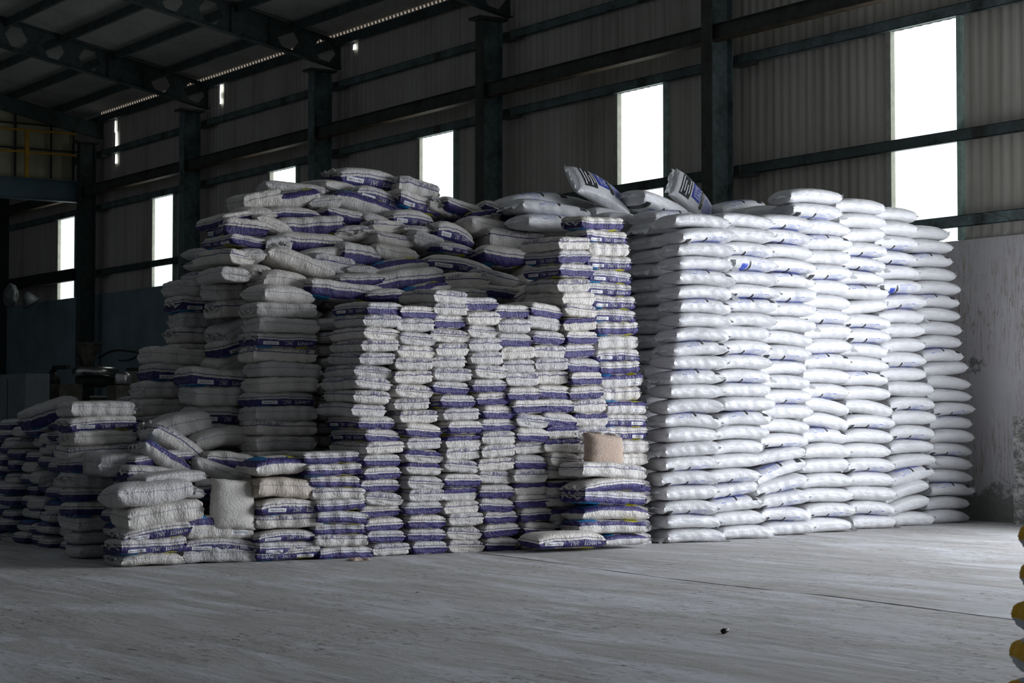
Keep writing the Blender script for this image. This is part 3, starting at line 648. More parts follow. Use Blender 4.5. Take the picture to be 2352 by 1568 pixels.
WMODE = ['nnbnbbnntnntntnntntnnbn', 'nntbbnnntnnbnbnntbnwbnn', 'nbbbtnbnnbnnbnnnbtbnbbn', 'nbnnnntnnbntnnbnnbntnbn', 'nbnnbnnbnntnnbbntnbbnnn', 'nnntnnbnbnnbnnnbwnbbnnn', 'nntnnbnnbnnntnnntnntnnn']
WT_ = [{}, {3: -.10, 2: -.04}, {3: -.14, 4: -.2, 2: -.1, 5: -.05}, {8: .12, 7: .1}, {15: -.12, 8: .1}, {1: -.16, 2: -.2, 3: -.12, 9: .05}, {10: .1, 7: -.05}]
for i, (nm, keys, vt, n) in enumerate(Wn):
    column('white', nm, GW, keys, vt, n, WMODE[i].ljust(n, 'n'), (SL, SC0), 'side', seed=50 + i, yaw0=-.12, tilts=WT_[i], jit=1.0)
# second row of the white stack, seen in the shade past the corner
column('white', 'shaded second white row', 'white sacks in the shaded rear row', [(495, 1560), (700, 1560), (1250, 1500)], 500, 22, 'n', (FX, -19.62), 'side', seed=90, flaps='l')
column('white', 'shaded third white row', 'white sacks in the shaded rear row', [(500, 1505), (1250, 1470)], 505, 21, 'n', (FX, -20.4), 'side', seed=91, first=6, flaps='l')

# ------------------------------------------------------------------ single sacks read one by one from the photo
def msack(u, v, w_, h_, tilt, mode, X, text='-', label='', kind='striped', group='', yaw=None, soft=False, var=None, flaps='', pitch=0, stand=False):
    """w_, h_: how wide and thick the sack looks; X: how far back its face lies"""
    p = onX(u, v, X); Z = depth(p); k = FPX / Z; xr = (u - 1176) / FPX
    ay = k * (math.cos(TH) - xr * math.sin(TH)); wid = w_ / ay / max(.6, math.cos(math.radians(abs(tilt)))) ; hgt = h_ / k
    a = math.radians(abs(tilt)); hgt = max(.14, min(.27, hgt * .95))
    L0, W0, T0 = (LB, WB, TB) if kind == 'striped' else (LA, WA, TA)
    sidev = wid > .56
    if sidev: s = max(.72, min(1.28, wid / (L0 * .99))); sc = (s, 1, hgt / T0); yw = PI / 2; hd = W0 / 2
    else: s = max(.75, min(1.25, wid / (W0 * .99))); sc = (1, s, hgt / T0); yw = 0; hd = L0 / 2
    if stand: sc = (min(1.2, h_ / k / L0 * 1.25), min(1.15, wid / W0), 1.6)
    tx = {'-': 'soft' if soft else 'none', 'i': 'softinv' if soft else 'inv', 'u': 'up', 'top': 'top'}[text]
    if yaw is not None: yw += yaw
    pos = p - Vector((hd, 0, 0)); pos.z = max(pos.z, hgt / 2 + .004)
    if stand:
        R = None
        o = sack(kind, pos, yw, math.radians(tilt), 0, mode, tx, (1, 1, 1), label, group, flaps, var)
        o.matrix_world = Matrix.Translation(p - Vector((.14, 0, 0))) @ Matrix.Rotation(-math.radians(tilt), 4, 'X') @ Matrix.Rotation(PI / 2, 4, 'Z') @ Matrix.Rotation(PI / 2 - .15, 4, 'X') @ Matrix.Rotation(PI / 2, 4, 'Z') @ Matrix.Diagonal((*sc, 1))
        return o
    return sack(kind, pos, yw, math.radians(tilt), pitch, mode, tx, sc, label, group, flaps, var)
def upx(v): return -19.75 - max(0, (690 - v)) * .0078
UP = [  # upper heap, course by course
 (855,409,145,50,5,'P','i','topmost sack of the whole heap, purple-banded with a cyan corner'),
 (966,433,86,44,10,'L','-','light grey sack lying beside the topmost sack, before the third window'),
 (775,424,82,26,3,'N','-','grey sack tucked behind the topmost sack'),
 (690,434,125,30,2,'N','-','flat grey sack on the crest below the fourth window'),
 (615,457,78,38,-12,'N','-','grey sack sloping down the crest below the fourth window'),
 (690,457,100,38,-14,'U','-','crumpled purple sack with a yellow patch near the crest'),
 (880,452,104,40,12,'P','i','purple-banded sack directly under the topmost sack'),
 (965,466,92,38,10,'P','i','purple-banded sack under the light grey sack before the third window'),
 (848,470,122,44,14,'U','-','sack with a smeared purple side sloping under the crest'),
 (762,467,68,38,-4,'N','-','shaded grey sack left of the smeared purple sack'),
 (1018,471,56,34,16,'L','-','small purple-lined sack sliding down beside the third window'),
 (1070,480,98,38,8,'P','-','grey sack with a ragged cyan underside below the third window'),
 (948,500,92,38,3,'P','i','purple-banded sack in the third course below the crest'),
 (545,501,66,26,-15,'P','-','sack hanging off the far dark corner of the crest'),
 (606,488,70,34,0,'N','-','shaded grey sack under the sloping crest sack'),
 (683,489,104,30,0,'P','-','sack with a purple underside below the crumpled purple sack'),
 (727,520,128,42,-2,'P','-','broad purple-banded sack with a yellow edge, upper of a pair'),
 (805,497,98,34,5,'P','-','drooping sack with a cyan underside in the middle of the heap'),
 (868,500,70,28,10,'N','-','small grey sack wedged under the smeared purple sack'),
 (577,525,90,40,6,'P','i','dark purple-banded sack jutting out at the shaded corner'),
 (632,520,72,40,22,'N','-','shaded grey sack slanting down behind the broad pair'),
 (822,537,80,38,-3,'L','-','lumpy purple-lined sack below the drooping cyan sack'),
 (888,522,84,30,-4,'L','-','thin purple-lined sack below the small wedged grey sack'),
 (956,528,68,22,2,'L','-','thin grey sack under the third-course banded sack'),
 (577,556,94,26,5,'P','u','dark sack with upright white lettering at the shaded corner'),
 (640,560,58,38,-10,'N','-','pale folded sack hanging in the shaded corner'),
 (727,558,132,44,0,'P','-','broad purple-banded sack, lower of a pair'),
 (907,552,98,34,2,'L','-','grey sack with a purple seam in the middle course'),
 (983,552,66,38,15,'N','-','plain grey sack leaning beside the middle course'),
 (1045,532,88,46,8,'P','i','purple-banded sack in the hollow below the third window'),
 (1045,568,90,24,5,'P','i','dark lettered sack under the hollow'),
 (830,584,92,50,3,'P','-','sack with a dark purple end and a cyan stripe'),
 (918,584,90,38,4,'N','-','plump plain sack in the middle of the heap'),
 (752,580,98,26,-8,'N','-','crumpled grey sack under the broad pair'),
 (545,588,60,34,2,'L','-','shaded sack on the outer edge, below the lettered pair'),
 (592,588,56,34,2,'N','-','second shaded sack in from the outer edge'),
 (705,606,135,46,20,'N','-','long sack slanting down across the middle of the heap'),
 (777,608,86,42,10,'L','-','lit sack lying beside the long slanting sack'),
 (845,622,64,24,3,'N','-','flat sack below the dark purple end'),
 (928,612,112,36,-9,'U','-','rumpled sack with purple folds sloping up towards the third window'),
 (545,628,62,32,0,'N','-','shaded sack low on the outer edge of the crest'),
 (600,622,54,36,-3,'N','-','dark plain sack beside the long slanting sack'),
 (840,643,92,30,-5,'P','-','purple-folded sack half hidden under the rumpled sack'),
 (943,642,148,48,-10,'P','-','broad sack with a cyan corner sloping up to its right end'),
 (668,645,108,48,7,'N','-','shaded sack with a small cyan patch under the long slanting sack'),
 (985,668,98,34,-14,'U','-','sack with diagonal purple folds under the broad cyan-cornered sack'),
 (798,668,160,40,3,'P','-','widest lit sack at the foot of the upper heap'),
 (895,680,84,34,-2,'P','-','purple-banded sack beside the widest lit sack'),
 (660,676,122,44,3,'N','-','shaded grey sack under the cyan-patched sack'),
 (1067,646,108,40,-5,'L','-','purple-lined sack at the foot of the hollow'),
 (1092,676,94,28,0,'L','-','purple-lined sack resting on the third lit column'),
 (1153,642,94,38,6,'L','-','dusty grey sack in the shade behind the fourth lit column'),
 (1163,672,88,28,2,'P','-','purple-banded sack in the shade behind the fifth lit column'),
 (1172,590,94,46,2,'P','-','rounded purple-bottomed sack in the hollow'),
 (1066,607,134,36,6,'P','i','long purple-banded sack lying in the hollow'),
 (1194,552,110,44,2,'L','-','creased grey sack on the rounded purple-bottomed sack'),
 (1149,527,132,48,4,'N','-','slumped grey sack below the white sacks'),
 (1172,490,92,38,10,'P','-','purple-edged sack next to the white sacks on top'),
 (1115,500,66,30,-14,'U','-','lettered sack with a bright yellow corner'),
 (1250,578,82,40,-24,'L','-','grey sack leaning up against the seventh lit column'),
 (1254,608,84,38,-24,'P','i','purple-banded sack leaning up against the seventh lit column'),
 (1250,640,88,38,-24,'P','i','second leaning purple-banded sack, just below its twin'),
 (1238,670,118,40,-14,'L','-','lowest of the sacks leaning on the seventh lit column'),
 (1262,528,94,30,3,'N','-','dark grey sack under the lowest white sack on the heap'),
]
GU = 'purple-striped sacks tumbled over the upper heap'
for q, (u, v, ww, hh, tl, md, tx, lab) in enumerate(UP):
    random.seed(300 + q); msack(u, v, ww * 1.05, hh * 1.18, tl, md, upx(v) + (.35 if v < 400 else 0), tx, lab, group=GU, soft=(q % 3 != 1), yaw=random.uniform(-.22, .22), flaps=random.choice(('', 'r', 'l', '')))
XF = -18.8
FRONT = [ # low stacks along the front and the spill at the dark end
 (667,1284,140,26,0,'P','u',XF,'lowest sack of the seven-high stack, lettering upright'),
 (668,1258,150,30,0,'P','i',XF,'second sack up in the seven-high stack, purple-banded'),
 (662,1229,140,30,-2,'P','i',XF,'third sack up in the seven-high stack, purple-banded'),
 (672,1197,150,34,1,'L','-',XF,'fourth sack up in the seven-high stack, purple-lined'),
 (676,1162,158,42,1,'P','i',XF,'fifth sack up in the seven-high stack, boldly lettered'),
 (662,1119,140,46,2,'D','-',XF,'dirty spotted sack, sixth up in the seven-high stack'),
 (648,1070,122,46,-2,'U','-',XF,'yellow-topped sack crowning the seven-high stack'),
 (515,1284,170,40,0,'N','-',XF-.1,'lowest of three crumpled sacks at the dark front corner'),
 (514,1250,165,38,1,'P','i',XF-.1,'middle of three crumpled sacks at the dark front corner'),
 (512,1211,152,54,3,'U','u',XF-.1,'upper of three crumpled sacks, with yellow and cyan print'),
 (355,1284,148,32,0,'N','-',XF-.05,'bottom sack of the stack at the unlit front corner'),
 (354,1254,152,38,-2,'P','i',XF-.05,'second sack of the stack at the unlit front corner'),
 (366,1219,156,44,-6,'P','i',XF-.05,'third sack of the stack at the unlit front corner'),
 (383,1180,172,52,-5,'N','-',XF-.05,'plain sack with a pointed ear under the big plain sack'),
 (360,1135,185,62,-6,'N','-',XF-.05,'big plain sack topping the stack at the unlit front corner'),
 (370,1092,148,40,8,'P','i',XF-.5,'purple-banded sack behind the big plain sack'),
 (389,1056,108,46,28,'U','-',XF-.55,'yellow and purple sack sliding down the spill'),
 (290,1068,112,54,2,'N','-',XF-.75,'rounded grey sack at the edge of the spill'),
 (425,1024,128,52,33,'L','-',XF-.85,'slanting sack with a purple edge above the yellow sack'),
 (421,978,130,60,-14,'N','-',XF-1.35,'large creased sack leaning behind the slanting sack'),
 (515,1004,140,50,-8,'N','-',XF-1.2,'broad plain dark sack in the dip of the spill'),
 (537,1057,112,40,5,'P','-',XF-.7,'sack with a cyan and purple top in the dip'),
 (517,1088,136,44,16,'N','-',XF-.55,'crumpled grey sack above the cyan-bottomed sack'),
 (505,1124,112,50,4,'P','-',XF-.42,'small sack with a cyan and purple bottom'),
 (1440,1240,106,30,0,'U','-',-18.35,'lowest sack of the small stack before the white stack'),
 (1414,1210,154,32,1,'U','-',-18.35,'second sack up in the small stack before the white stack'),
 (1420,1176,152,38,1,'U','-',-18.35,'third sack up in the small stack before the white stack'),
 (1414,1143,156,32,3,'P','-',-18.35,'fourth sack up in the small stack before the white stack'),
 (1412,1112,150,36,-3,'P','-',-18.35,'fifth sack up in the small stack before the white stack'),
 (1412,1079,150,36,3,'L','-',-18.35,'sixth sack up in the small stack, under the brown one'),
 (1318,1240,152,40,1,'P','i',-18.25,'single purple-banded sack lying on the floor before the striped pile'),
 (130,948,118,52,-16,'P','-',-22.2,'crumpled sack with a cyan panel topping the low dark pile'),
]
for q, (u, v, ww, hh, tl, md, tx, X, lab) in enumerate(FRONT):
    random.seed(700 + q); msack(u, v, ww, hh * 1.06, tl, md, X, tx, lab, group='purple-striped sacks in the low front stacks and spill', soft=(q % 2 == 0), yaw=random.uniform(-.1, .1), flaps=random.choice(('r', 'l', '', 'rl')))
msack(546, 1160, 100, 92, 4, 'N', XF - .05, '-', 'grey sack standing upright on end beside the seven-high stack', group='purple-striped sacks in the low front stacks and spill', soft=True, stand=True)
msack(1403, 1036, 92, 62, 6, 'O', -18.45, '-', 'stained brown sack with a torn top, propped on the small stack', group='purple-striped sacks in the low front stacks and spill', soft=True, flaps='r', stand=True)
column('striped', 'front column beside the lit corner', GF, [(1040, 764), (1070, 765), (1100, 772), (1140, 784), (1200, 784), (1240, 786), (1270, 792)], 1038, 9, 'PLPPPLPPPU', (FX, -18.78), 'side', seed=31, texts='---------', wscale=.86)
# shaded columns behind
GD = 'purple-striped sacks in the shaded columns'
column('striped', 'shaded column behind the seven-high stack', GD, [(690, 660), (745, 662), (800, 660), (860, 672), (890, 662), (975, 656), (1100, 655)], 696, 17, 'LPNPUNPNLNPNNLPNN', (FX, -19.75), 'side', seed=41, first=6)
column('striped', 'shaded column near the outer edge', GD, [(560, 560), (640, 560), (700, 575), (800, 570), (900, 560), (1100, 560)], 650, 16, 'PNPLPNPUNPPNPNLN', (FX, -20.6), 'side', seed=42, first=7, tilts={12: -.3, 13: -.35, 11: -.3, 10: -.2})
column('striped', 'shaded column on the outer edge', GD, [(640, 478), (740, 482), (780, 470), (820, 475), (1000, 470)], 646, 17, 'NLPNPNLPNPNNPLNP', (FX, -21.6), 'side', seed=43, first=8)
column('striped', 'low shaded outer-edge column', GD, [(800, 430), (860, 425), (900, 405), (1000, 400)], 800, 12, 'NPNLPNPLNNPN', (FX, -21.2), 'side', seed=44, first=6, wscale=1.1)
column('striped', 'shaded column under the outer edge', GD, [(850, 512), (925, 520), (1000, 520)], 848, 10, 'NLPNPLNPNP', (FX, -20.3), 'side', seed=45, first=5)
column('striped', 'dark pile column facing the door', GD, [(920, 240), (1000, 236), (1100, 240), (1270, 262)], 922, 11, 'NPNLPNPPNPL'[::-1], (FX, -20.15), 'side', seed=46, texts='--------iii'[::1], first=2)
# rows of the low dark pile that face away from the light
low = []
def lowrow(x, y, top, seed, j0=0):
    rnd = random.Random(seed); n = int(round(top / .145)); T = top / n
    for i in range(n):
        low.append((Vector((x + rnd.uniform(-.05, .05), y + LB / 2 + rnd.uniform(-.08, .08) + .02 * i, T * (i + .5))), PI / 2 + rnd.uniform(-.12, .12), rnd.uniform(-.09, .09), T, rnd.choice('PPLUN')))
xx = -20.9; k = 0
while xx > -26.5:
    lowrow(xx, 8.32 + .03 * (k % 3), 1.40 + (.1 if k % 3 == 1 else 0) - (0 if k < 9 else .2), 900 + k); xx -= .47; k += 1
for x, tp in ((-19.25, .95), (-19.7, 1.15)): lowrow(x, 8.05, tp, 950 + int(-x * 7))
# ------------------------------------------------------------------ white sacks thrown on top
GT = 'white sacks thrown on top of the piles'
TOPW = [
 (1245,462,145,46,-6,'t',-21.1,'-','broad white sack with an upright liner ear, on the striped heap'),
 (1288,482,146,40,8,'t',-20.55,'-','white sack with a row of blue print, on top of its twin'),
 (1285,509,142,36,0,'t',-20.45,'-','white sack with blue print, lowest of the group on the striped heap'),
 (1345,470,86,30,12,'n',-21.2,'-','ribbed white sack squeezed under the big tilted printed sack'),
 (1430,500,118,38,8,'n',-20.6,'-','pale white sack under the big tilted printed sack'),
 (1497,470,112,34,14,'b',-20.9,'-','white sack with a black patch beside the column foot'),
 (1528,468,120,42,12,'b',-20.4,'-','crinkled white sack lying before the SALT-printed sack'),
 (1460,505,110,30,6,'n',-20.2,'-','white sack bridging the striped pile and the white stack'),
 (1712,474,96,32,-8,'t',-20.8,'-','white sack with blue print behind the stack crest'),
 (1775,485,100,30,-4,'n',-20.2,'-','white sack with a gathered ear on the stack crest'),
 (1560,497,120,34,-2,'t',-19.7,'-','white sack lying behind the corner column top'),
]
for q, (u, v, ww, hh, tl, md, X, tx, lab) in enumerate(TOPW):
    random.seed(800 + q); msack(u, v, ww, hh * 1.12, tl, md, X, tx, lab, 'white', GT, yaw=random.uniform(-.2, .2), flaps=random.choice(('rl', 'l')))
def printed(u, v, X, tilt, lean, s, lab, yaw=0):
    p = onX(u, v, X); o = sack('white', p, 0, 0, 0, 'n', 'top', (1, 1, 1), lab, GT, 'rl')
    o.matrix_world = Matrix.Translation(p) @ Matrix.Rotation(-math.radians(tilt), 4, 'X') @ Matrix.Rotation(math.radians(lean), 4, 'Y') @ Matrix.Rotation(PI / 2 + yaw, 4, 'Z') @ Matrix.Diagonal((s, s, s * 1.25, 1))
printed(1378, 440, -20.9, 22, 38, 1.18, 'big tilted white sack with black and blue print on the striped heap')
printed(1592, 462, -21.0, 40, 62, 1.05, 'white sack printed SALT and LOW leaning by the steel column')

# ------------------------------------------------------------------ sacks buried inside the piles: one body of stuff
def lowres(L, W, T, n1, n2): return sack_geo(L, W, T, n1, n2, -.01, 5, .008, 0, 0, NU=13, NV=14)
PV, PF, PR = lowres(LB, WB, TB, 5, 4); QV, QF, QR = lowres(LA, WA, TA, 3.3, 3)
HV, HF, HR = sack_geo(LB, WB, TB, 6, 4.5, -.01, 6, .012, .006, .006, NU=26, NV=24)
def body(name, items, geos, mats, label, cat):
    V, F, R, MI = [], [], [], []
    for (g, pos, yaw, tilt, sz, mi) in items:
        gv, gf, gr = geos[g]; Mx = Matrix.Translation(pos) @ Matrix.Rotation(-tilt, 4, 'X') @ Matrix.Rotation(yaw, 4, 'Z'); b = len(V)
        for p, r in zip(gv, gr): V.append(tuple(Mx @ Vector((p[0], p[1], p[2] * sz)))); R.append(r)
        for f in gf: F.append(tuple(b + i for i in f)); MI.append(mi)
    me = bpy.data.meshes.new(name); me.from_pydata(V, [], F); me.polygons.foreach_set('use_smooth', [True] * len(F)); me.polygons.foreach_set('material_index', MI)
    at = me.attributes.new('rest', 'FLOAT_VECTOR', 'POINT'); at.data.foreach_set('vector', [c for r in R for c in r])
    for m in mats: me.materials.append(m)
    return tag(link(name, me, None), label, cat, kind='stuff')
items = [(1 if False else 0, p, y, tl, T / TB, 'LPUN'.index(m)) for (p, y, tl, T, m) in low]
body('dark_sack_pile', [(0, p, y, tl, T / TB, 'LPUN'.index(m)) for (p, y, tl, T, m) in low], [(HV, HF, HR)], [MS[c] for c in 'LPUN'], 'low unlit pile of small salt sacks whose ends face away from the light', 'sacks')
core = [(0, p, y, 0, T / TB, random.choice((0, 0, 1))) for (kd, p, y, T) in CORE if kd == 'striped']
def fill(x0, x1, y0, y1, ztop, g=0, dx=.76, dy=.48, dz=.147):
    x = x0
    while x > x1:
        y = y0
        while y < y1:
            zt = ztop(x, y); z = dz / 2
            while z < zt: core.append((g, Vector((x + random.uniform(-.03, .03), y + random.uniform(-.02, .02), z)), random.uniform(-.04, .04), 0, 1, 0 if random.random() < .6 else 1)); z += dz
            y += dy
        x -= dx
fill(-20.3, -23.6, 10.9, 15.0, lambda x, y: {0: 2.7, 1: 3.6, 2: 4.05}.get(int((-20.1 - x) / .7), 4.15) - (.12 if y > 13 else 0) - (.5 if y < 11.3 and x < -21 else 0))
fill(-20.4, -22.6, 9.7, 10.7, lambda x, y: 1.9 if y < 10.3 else 2.5)
fill(-19.35, -20.2, 8.75, 9.4, lambda x, y: .95)
fill(-21.3, -26.2, 9.45, 10.6, lambda x, y: 1.25 if x < -22.5 else 1.7)
PLACED = [o.matrix_world.translation.copy() for o in COL.objects if o.name.startswith(('striped_salt_sack', 'white_salt_sack'))]
def clear(p): return not any(abs(p.x - q.x) < .52 and abs(p.y - q.y) < .45 and abs(p.z - q.z) < .14 for q in PLACED)
core = [c for c in core if clear(c[1])]
body('buried_striped_sacks', core, [(PV, PF, PR)], [MS['N'], MS['L']], 'shaded striped sacks packed deep inside the heap', 'sacks')
core2 = [(0, p, y, 0, T / TA, 0) for (kd, p, y, T) in CORE if kd == 'white']
y = 15.4
while y < 20.8:
    for x in (-20.2, -21.0, -21.8):
        xo = x - .258 * (y - 15.15); z = .088
        while z < 3.9: core2.append((0, Vector((xo, y, z)), PI / 2, 0, 1, 0)); z += .174
    y += .8
core2 = [c for c in core2 if clear(c[1])]
body('buried_white_sacks', core2, [(QV, QF, QR)], [MW['n']], 'white sacks packed deep inside the tall white stack', 'sacks')

# ------------------------------------------------------------------ small things on the floor
p = hit(1185, 1262, (0, 0, 1), 0)
bm = bmesh.new(); n = 20; rings = []
for s_, (dx, L_) in enumerate(((0, 0), (1, .42))):
    for rr in (.072, .060): rings.append([bm.verts.new((p.x + .25 - .2 * 2 * L_ * .5 + 0, p.y, 0)) for _ in range(0)])
d = Vector((-.55, .83, 0)).normalized(); sd = Vector((-d.y, d.x, 0)); R4 = []
for end in (0, 1):
    c0 = Vector((p.x + .02, p.y - .1, .075)) + d * (.34 * end)
    for rr in (1.0, .84): R4.append([bm.verts.new(c0 + sd * math.cos(2 * PI * i / n) * .10 * rr + Vector((0, 0, math.sin(2 * PI * i / n) * (.062 if end == 0 else .075) * rr)) + d * (.05 * math.sin(2 * PI * i / n) * (1 - end))) for i in range(n)])
o1, i1, o2, i2 = R4; fo = []; fi = []
for i in range(n):
    j = (i + 1) % n
    fo.append(bm.faces.new((o1[i], o1[j], o2[j], o2[i]))); fi.append(bm.faces.new((i1[j], i1[i], i2[i], i2[j]))); fi.append(bm.faces.new((o1[j], o1[i], i1[i], i1[j]))); fo.append(bm.faces.new((o2[i], o2[j], i2[j], i2[i])))
for f in fi: f.material_index = 1
bmesh.ops.translate(bm, verts=bm.verts, vec=(0, 0, -.012)); tag(finish(bm, 'cardboard_tube', [M['tube'], M['tubein']], smooth=True), 'squashed cardboard tube lying on the floor before the striped pile', 'tube')
p = hit(1663, 1455, (0, 0, 1), 0); bm = bmesh.new(); bmesh.ops.create_uvsphere(bm, u_segments=16, v_segments=10, radius=1)
for v in bm.verts:
    k = 1 + .12 * noise.noise(v.co * 2); v.co = Vector((v.co.x * .021 * k, v.co.y * .026 * k, v.co.z * .020 * k + .019))
    if v.co.y > .018: v.co.y += .014; v.co.z += .005
o = finish(bm, 'seed_husk', M['nut'], smooth=True); o.location = p; tag(o, 'small dark seed husk alone on the open floor', 'husk')
def scrap(u, v, w_, l_, hgt, mat, label, seed):
    p = hit(u, v, (0, 0, 1), 0); bm = bmesh.new(); nx, ny = 12, 9; g = []
    for i in range(nx):
        for j in range(ny):
            a, b = i / (nx - 1) * 2 - 1, j / (ny - 1) * 2 - 1; r = 1 + .3 * noise.noise(Vector((a * 1.5, b * 1.5, seed)))
            g.append(bm.verts.new((b * l_ / 2 * r, a * w_ / 2 * r, .004 + hgt * max(0, .35 + noise.noise(Vector((a * 2.2, b * 2.2, seed + 4)))) * (1 - max(abs(a), abs(b)) ** 4))))
    for i in range(nx - 1):
        for j in range(ny - 1): bm.faces.new((g[i * ny + j], g[i * ny + j + 1], g[(i + 1) * ny + j + 1], g[(i + 1) * ny + j]))
    o = finish(bm, 'sack_scrap', mat, smooth=True); o.location = p; tag(o, label, 'scrap', 'torn scraps on the floor')
scrap(826, 1287, .24, .16, .05, M['tube'], 'torn brown scrap on the floor below the lit corner column', 3)
scrap(1250, 1262, .34, .2, .05, M['tube'], 'brown scrap on the floor between the tube and the lone sack', 8)
scrap(960, 1361, .04, .03, .012, M['film'], 'tiny white scrap on the open floor below the second lit column', 12)
# floor joint
bm = bmesh.new(); pts = [(1095, 1269), (1250, 1289), (1420, 1313), (1560, 1331), (1680, 1345), (1780, 1356), (1900, 1368), (2040, 1386), (2200, 1407), (2352, 1426), (2480, 1442)]
P3 = []
for (a, b), (c_, d_) in zip(pts, pts[1:]):
    for s_ in range(8): P3.append(hit(a + (c_ - a) * s_ / 8, b + (d_ - b) * s_ / 8, (0, 0, 1), 0))
prev = None
for i, q in enumerate(P3):
    wv = .006 + .05 * max(0, noise.noise(Vector((i * .13, 3, 0))) + .25) * (2.0 if 38 < i < 62 else .8); yo = .012 * noise.noise(Vector((i * .5, 0, 7)))
    a = bm.verts.new((q.x - wv, q.y + yo - .3 * wv, .0025)); b = bm.verts.new((q.x + wv, q.y + yo + .8 * wv, .0025))
    if prev: bm.faces.new((prev[0], a, b, prev[1]))
    prev = (a, b)
tag(finish(bm, 'floor_joint', M['crack']), kind='structure')
# rough concrete block at the foot of the wall
bm = bmesh.new(); box(bm, onY(2328, 1100, WY - .42).x, -16.7, WY - .42, WY - .07, 0, 1.52); bmesh.ops.subdivide_edges(bm, edges=bm.edges, cuts=6, use_grid_fill=True)
for v in bm.verts:
    if v.co.z > .05: v.co += Vector((noise.noise(v.co * 3), noise.noise(v.co * 3 + Vector((5, 5, 5))), 0)) * .02
tag(finish(bm, 'concrete_block', M['block']), 'rough grey concrete block with flaking whitewash at the foot of the wall', 'block')
# wire hanging on the lowest girt
def cord(name, pts, r, mat, label, cat):
    bm = bmesh.new(); P = []
    for a, b in zip(pts, pts[1:]):
        for s_ in range(6): P.append(Vector(a).lerp(Vector(b), s_ / 6))
    P.append(Vector(pts[-1])); Q = [sum(P[max(0, i - 3):i + 4], Vector()) / len(P[max(0, i - 3):i + 4]) for i in range(len(P))]
    tube(bm, Q, r, 6); tag(finish(bm, name, mat, smooth=True), label, cat)
cord('loose_wire', [onY(2255, 489, WY - .12), onY(2275, 490, WY - .12), (onY(2290, 498, WY - .12)), onY(2312, 499, WY - .12), onY(2317, 508, WY - .12), onY(2312, 520, WY - .12), onY(2302, 541, WY - .08)], .006, M['wire'], 'pale loose wire hanging over the lowest girt by the large window', 'wire')
cord('hanging_string', [onY(1418, 6, WY - .11), onY(1421, 110, WY - .1), onY(1424, 195, WY - .12)], .006, M['wire'], 'thin pale string hanging above the second window', 'string')
cord('hanging_string', [onY(1524, -18, WY - .11), onY(1528, 80, WY - .1), onY(1531, 160, WY - .12)], .005, M['wire'], 'thin pale string hanging beside the jamb of the second window', 'string')
# ------------------------------------------------------------------ machines in the dark far corner
def on(u, v, y): return onY(u, v, y)
def ppm(p): return FPX / depth(p)
Yh = 19.6
a = on(203, 845, Yh); s_ = ppm(a)
t = empty('hopper_machine', (a.x, a.y, 0), 'dark mixing machine with a tall feed hopper before the blue wall', 'machine')
bm = bmesh.new(); lathe(bm, (0, 0, a.z), [(.10, 0), (.12, .12), (.34, .62), (.36, .66), (.33, .66)], 20); finish(bm, 'hopper', M['grime'], t, True)
bm = bmesh.new(); lathe(bm, (.25, .1, a.z - .22), [(.55, 0), (.6, .05), (.6, .18), (.5, .25)], 28); finish(bm, 'drum', M['stainless'], t, True)
bm = bmesh.new(); lathe(bm, (.25, .1, a.z - .5), [(.5, 0), (.5, .26)], 24); finish(bm, 'drum_base', M['black'], t, True)
bm = bmesh.new(); box(bm, -.8, 1.4, -.5, .6, 0, a.z - .78); finish(bm, 'frame', M['grime'], t)
bm = bmesh.new(); box(bm, -.9, 1.5, -.55, .65, a.z - .78, a.z - .74); finish(bm, 'table_top', M['stainless'], t)
a = on(283, 885, 18.8)
t = empty('steel_tank', (a.x, a.y, 0), 'small shiny steel tank on a dark stand in the far corner', 'tank')
bm = bmesh.new(); lathe(bm, (0, 0, a.z), [(.2, 0), (.22, .05), (.22, .26), (.2, .3), (.05, .32)], 20); finish(bm, 'tank', M['stainless'], t, True)
bm = bmesh.new(); box(bm, -.3, .3, -.3, .3, 0, a.z); finish(bm, 'stand', M['grime'], t)
a = on(333, 850, 20.7)
t = empty('control_cabinet', (a.x, a.y, 0), 'pale beige control cabinet beside the steel tank', 'cabinet')
bm = bmesh.new(); box(bm, -.5, .5, -.25, .25, 0, a.z); finish(bm, 'body', plain('pale_cabinet', (.45, .45, .37), .6), t)
bm = bmesh.new(); box(bm, -.56, .56, -.3, .3, a.z, a.z + .06); finish(bm, 'lid', M['black'], t)
a = on(45, 860, 17.0)
t = empty('metal_cabinet', (a.x, a.y, 0), 'large grey sheet-metal cabinet at the edge of the far corner', 'cabinet')
bm = bmesh.new(); box(bm, -1.6, 1.25, -.3, .3, .1, a.z); finish(bm, 'body', M['cabinet'], t)
bm = bmesh.new(); box(bm, -1.7, 1.35, -.38, .38, 0, .1); finish(bm, 'plinth', M['black'], t)
bm = bmesh.new(); box(bm, -.02, .02, -.305, -.3, .2, a.z - .1); finish(bm, 'door_gap', M['black'], t)
a = on(140, 850, 18.4)
t = empty('packing_machine', (a.x, a.y, 0), 'dark packing machine with a raised arm in the far corner', 'machine')
bm = bmesh.new(); box(bm, -.8, .7, -.3, .3, 0, a.z - .35); finish(bm, 'body', M['grime'], t)
bm = bmesh.new(); box(bm, -.5, -.4, -.05, .05, a.z - .35, a.z + .1); box(bm, -.5, .5, -.05, .05, a.z + .02, a.z + .12); finish(bm, 'arm', M['black'], t)
bm = bmesh.new(); lathe(bm, (-.45, -.05, a.z - .35), [(.22, 0), (.16, .2), (.06, .38)], 12); finish(bm, 'motor', M['black'], t, True)
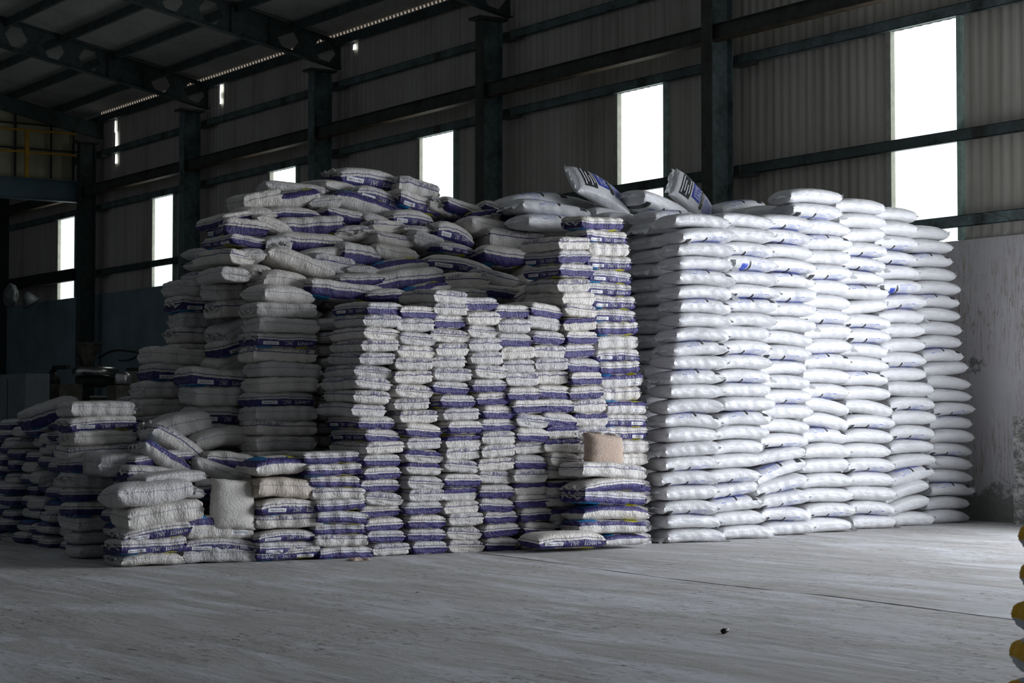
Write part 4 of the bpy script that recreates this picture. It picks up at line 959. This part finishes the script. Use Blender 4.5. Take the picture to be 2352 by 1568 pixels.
bm = bmesh.new(); box(bm, .52, .545, -.33, -.3, a.z - .75, a.z - .725); n_ = NT('red_indicator'); n_.b.inputs['Emission Color'].default_value = (1, .02, .03, 1); n_.b.inputs['Emission Strength'].default_value = 1.2; finish(bm, 'indicator', n_.m, t)
cord('wall_cable', [on(222, 826, 21.88), on(240, 812, 21.88), on(262, 803, 21.88), on(300, 806, 21.88), on(330, 812, 21.88), on(358, 803, 21.88)], .02, M['cable'], 'black cable sagging along the blue wall, upper of two', 'cable')
cord('wall_cable', [on(265, 826, 21.88), on(290, 829, 21.88), on(312, 820, 21.88), on(330, 806, 21.88), on(356, 802, 21.88)], .016, M['cable'], 'black cable looping down the blue wall, lower of two', 'cable')
# bay beyond the gable: dark beam, hanging film bag and lamp shade
a = on(110, 640, 21.3); t = empty('far_beam', (a.x, 21.3, a.z), 'dark horizontal beam crossing the farthest window', 'beam')
bm = bmesh.new(); box(bm, -4.6, 2.2, -.08, .08, -.17, .17); finish(bm, 'web', M['black'], t)
a = on(25, 678, 20.6); bm = bmesh.new(); bmesh.ops.create_icosphere(bm, subdivisions=4, radius=1)
for v in bm.verts:
    k = 1 + .28 * noise.noise(v.co * 1.7 + Vector((3, 1, 0))) + .08 * noise.noise(v.co * 6); v.co = Vector((v.co.x * .32 * k, v.co.y * .2 * k, v.co.z * .34 * k))
o = finish(bm, 'film_bag', M['film'], smooth=True); o.location = a; tag(o, 'crumpled clear film bag hanging at the end of the far beam', 'bag')
a = on(64, 684, 21.3); t = empty('hanging_lamp', a, 'tilted pale lamp shade hanging under the far beam', 'lamp')
bm = bmesh.new(); lathe(bm, (0, 0, 0), [(.30, -.22), (.12, .16), (.06, .2)], 18); o = finish(bm, 'lamp_shade', M['film'], t, True); o.rotation_euler = (.5, -.3, 0)
bm = bmesh.new(); tube(bm, [(0, 0, .1), (0, 0, .62)], .015); finish(bm, 'rod', M['black'], t)
# ------------------------------------------------------------------ yellow-banded sacks at the near edge of the view
def m_yband():
    n = NT('yellow_banded_sack', .6, .3); vec, (rx, ry, rzz) = n.rest()
    base = n.mix(n.noise(vec, 2, 4), (.50, .53, .57), (.66, .68, .72))
    n.bump(n.noise(vec, 5, 4), .5, .02)
    return n.color(n.mix(n.band(rzz, -.15, .75, .02), base, (.85, .48, .01)))
YM = m_yband(); YS = sack_mesh('yellow_sack', .70, .46, .20, 4.5, 3.2, -.01, 7, .010, .004, .004, NU=90, NV=64); YS.materials[0] = YM
yc = CAM + FH * 8.9 + RT * 0; yb = Vector((yc.x, yc.y, 0))
offs = [2.595, 2.60, 2.61, 2.635, 2.66, 2.67]
for i, r_ in enumerate(offs):
    o = bpy.data.objects.new('yellow_banded_sack', YS); COL.objects.link(o); q = yb + RT * (r_ + .0) ; o.location = (q.x, q.y, .089 + .176 * i); o.rotation_euler = (0, 0, PI / 2 - TH + (.06 if i % 2 else -.05)); o.scale = (1.0, 1, .9)
    tag(o, 'yellow-banded white sack, %s from the floor in the near stack' % ORD[i + 1], 'sack', 'yellow-banded sacks at the near edge')
print('SACKS', NBAG, 'core', len(core), 'low', len(low))
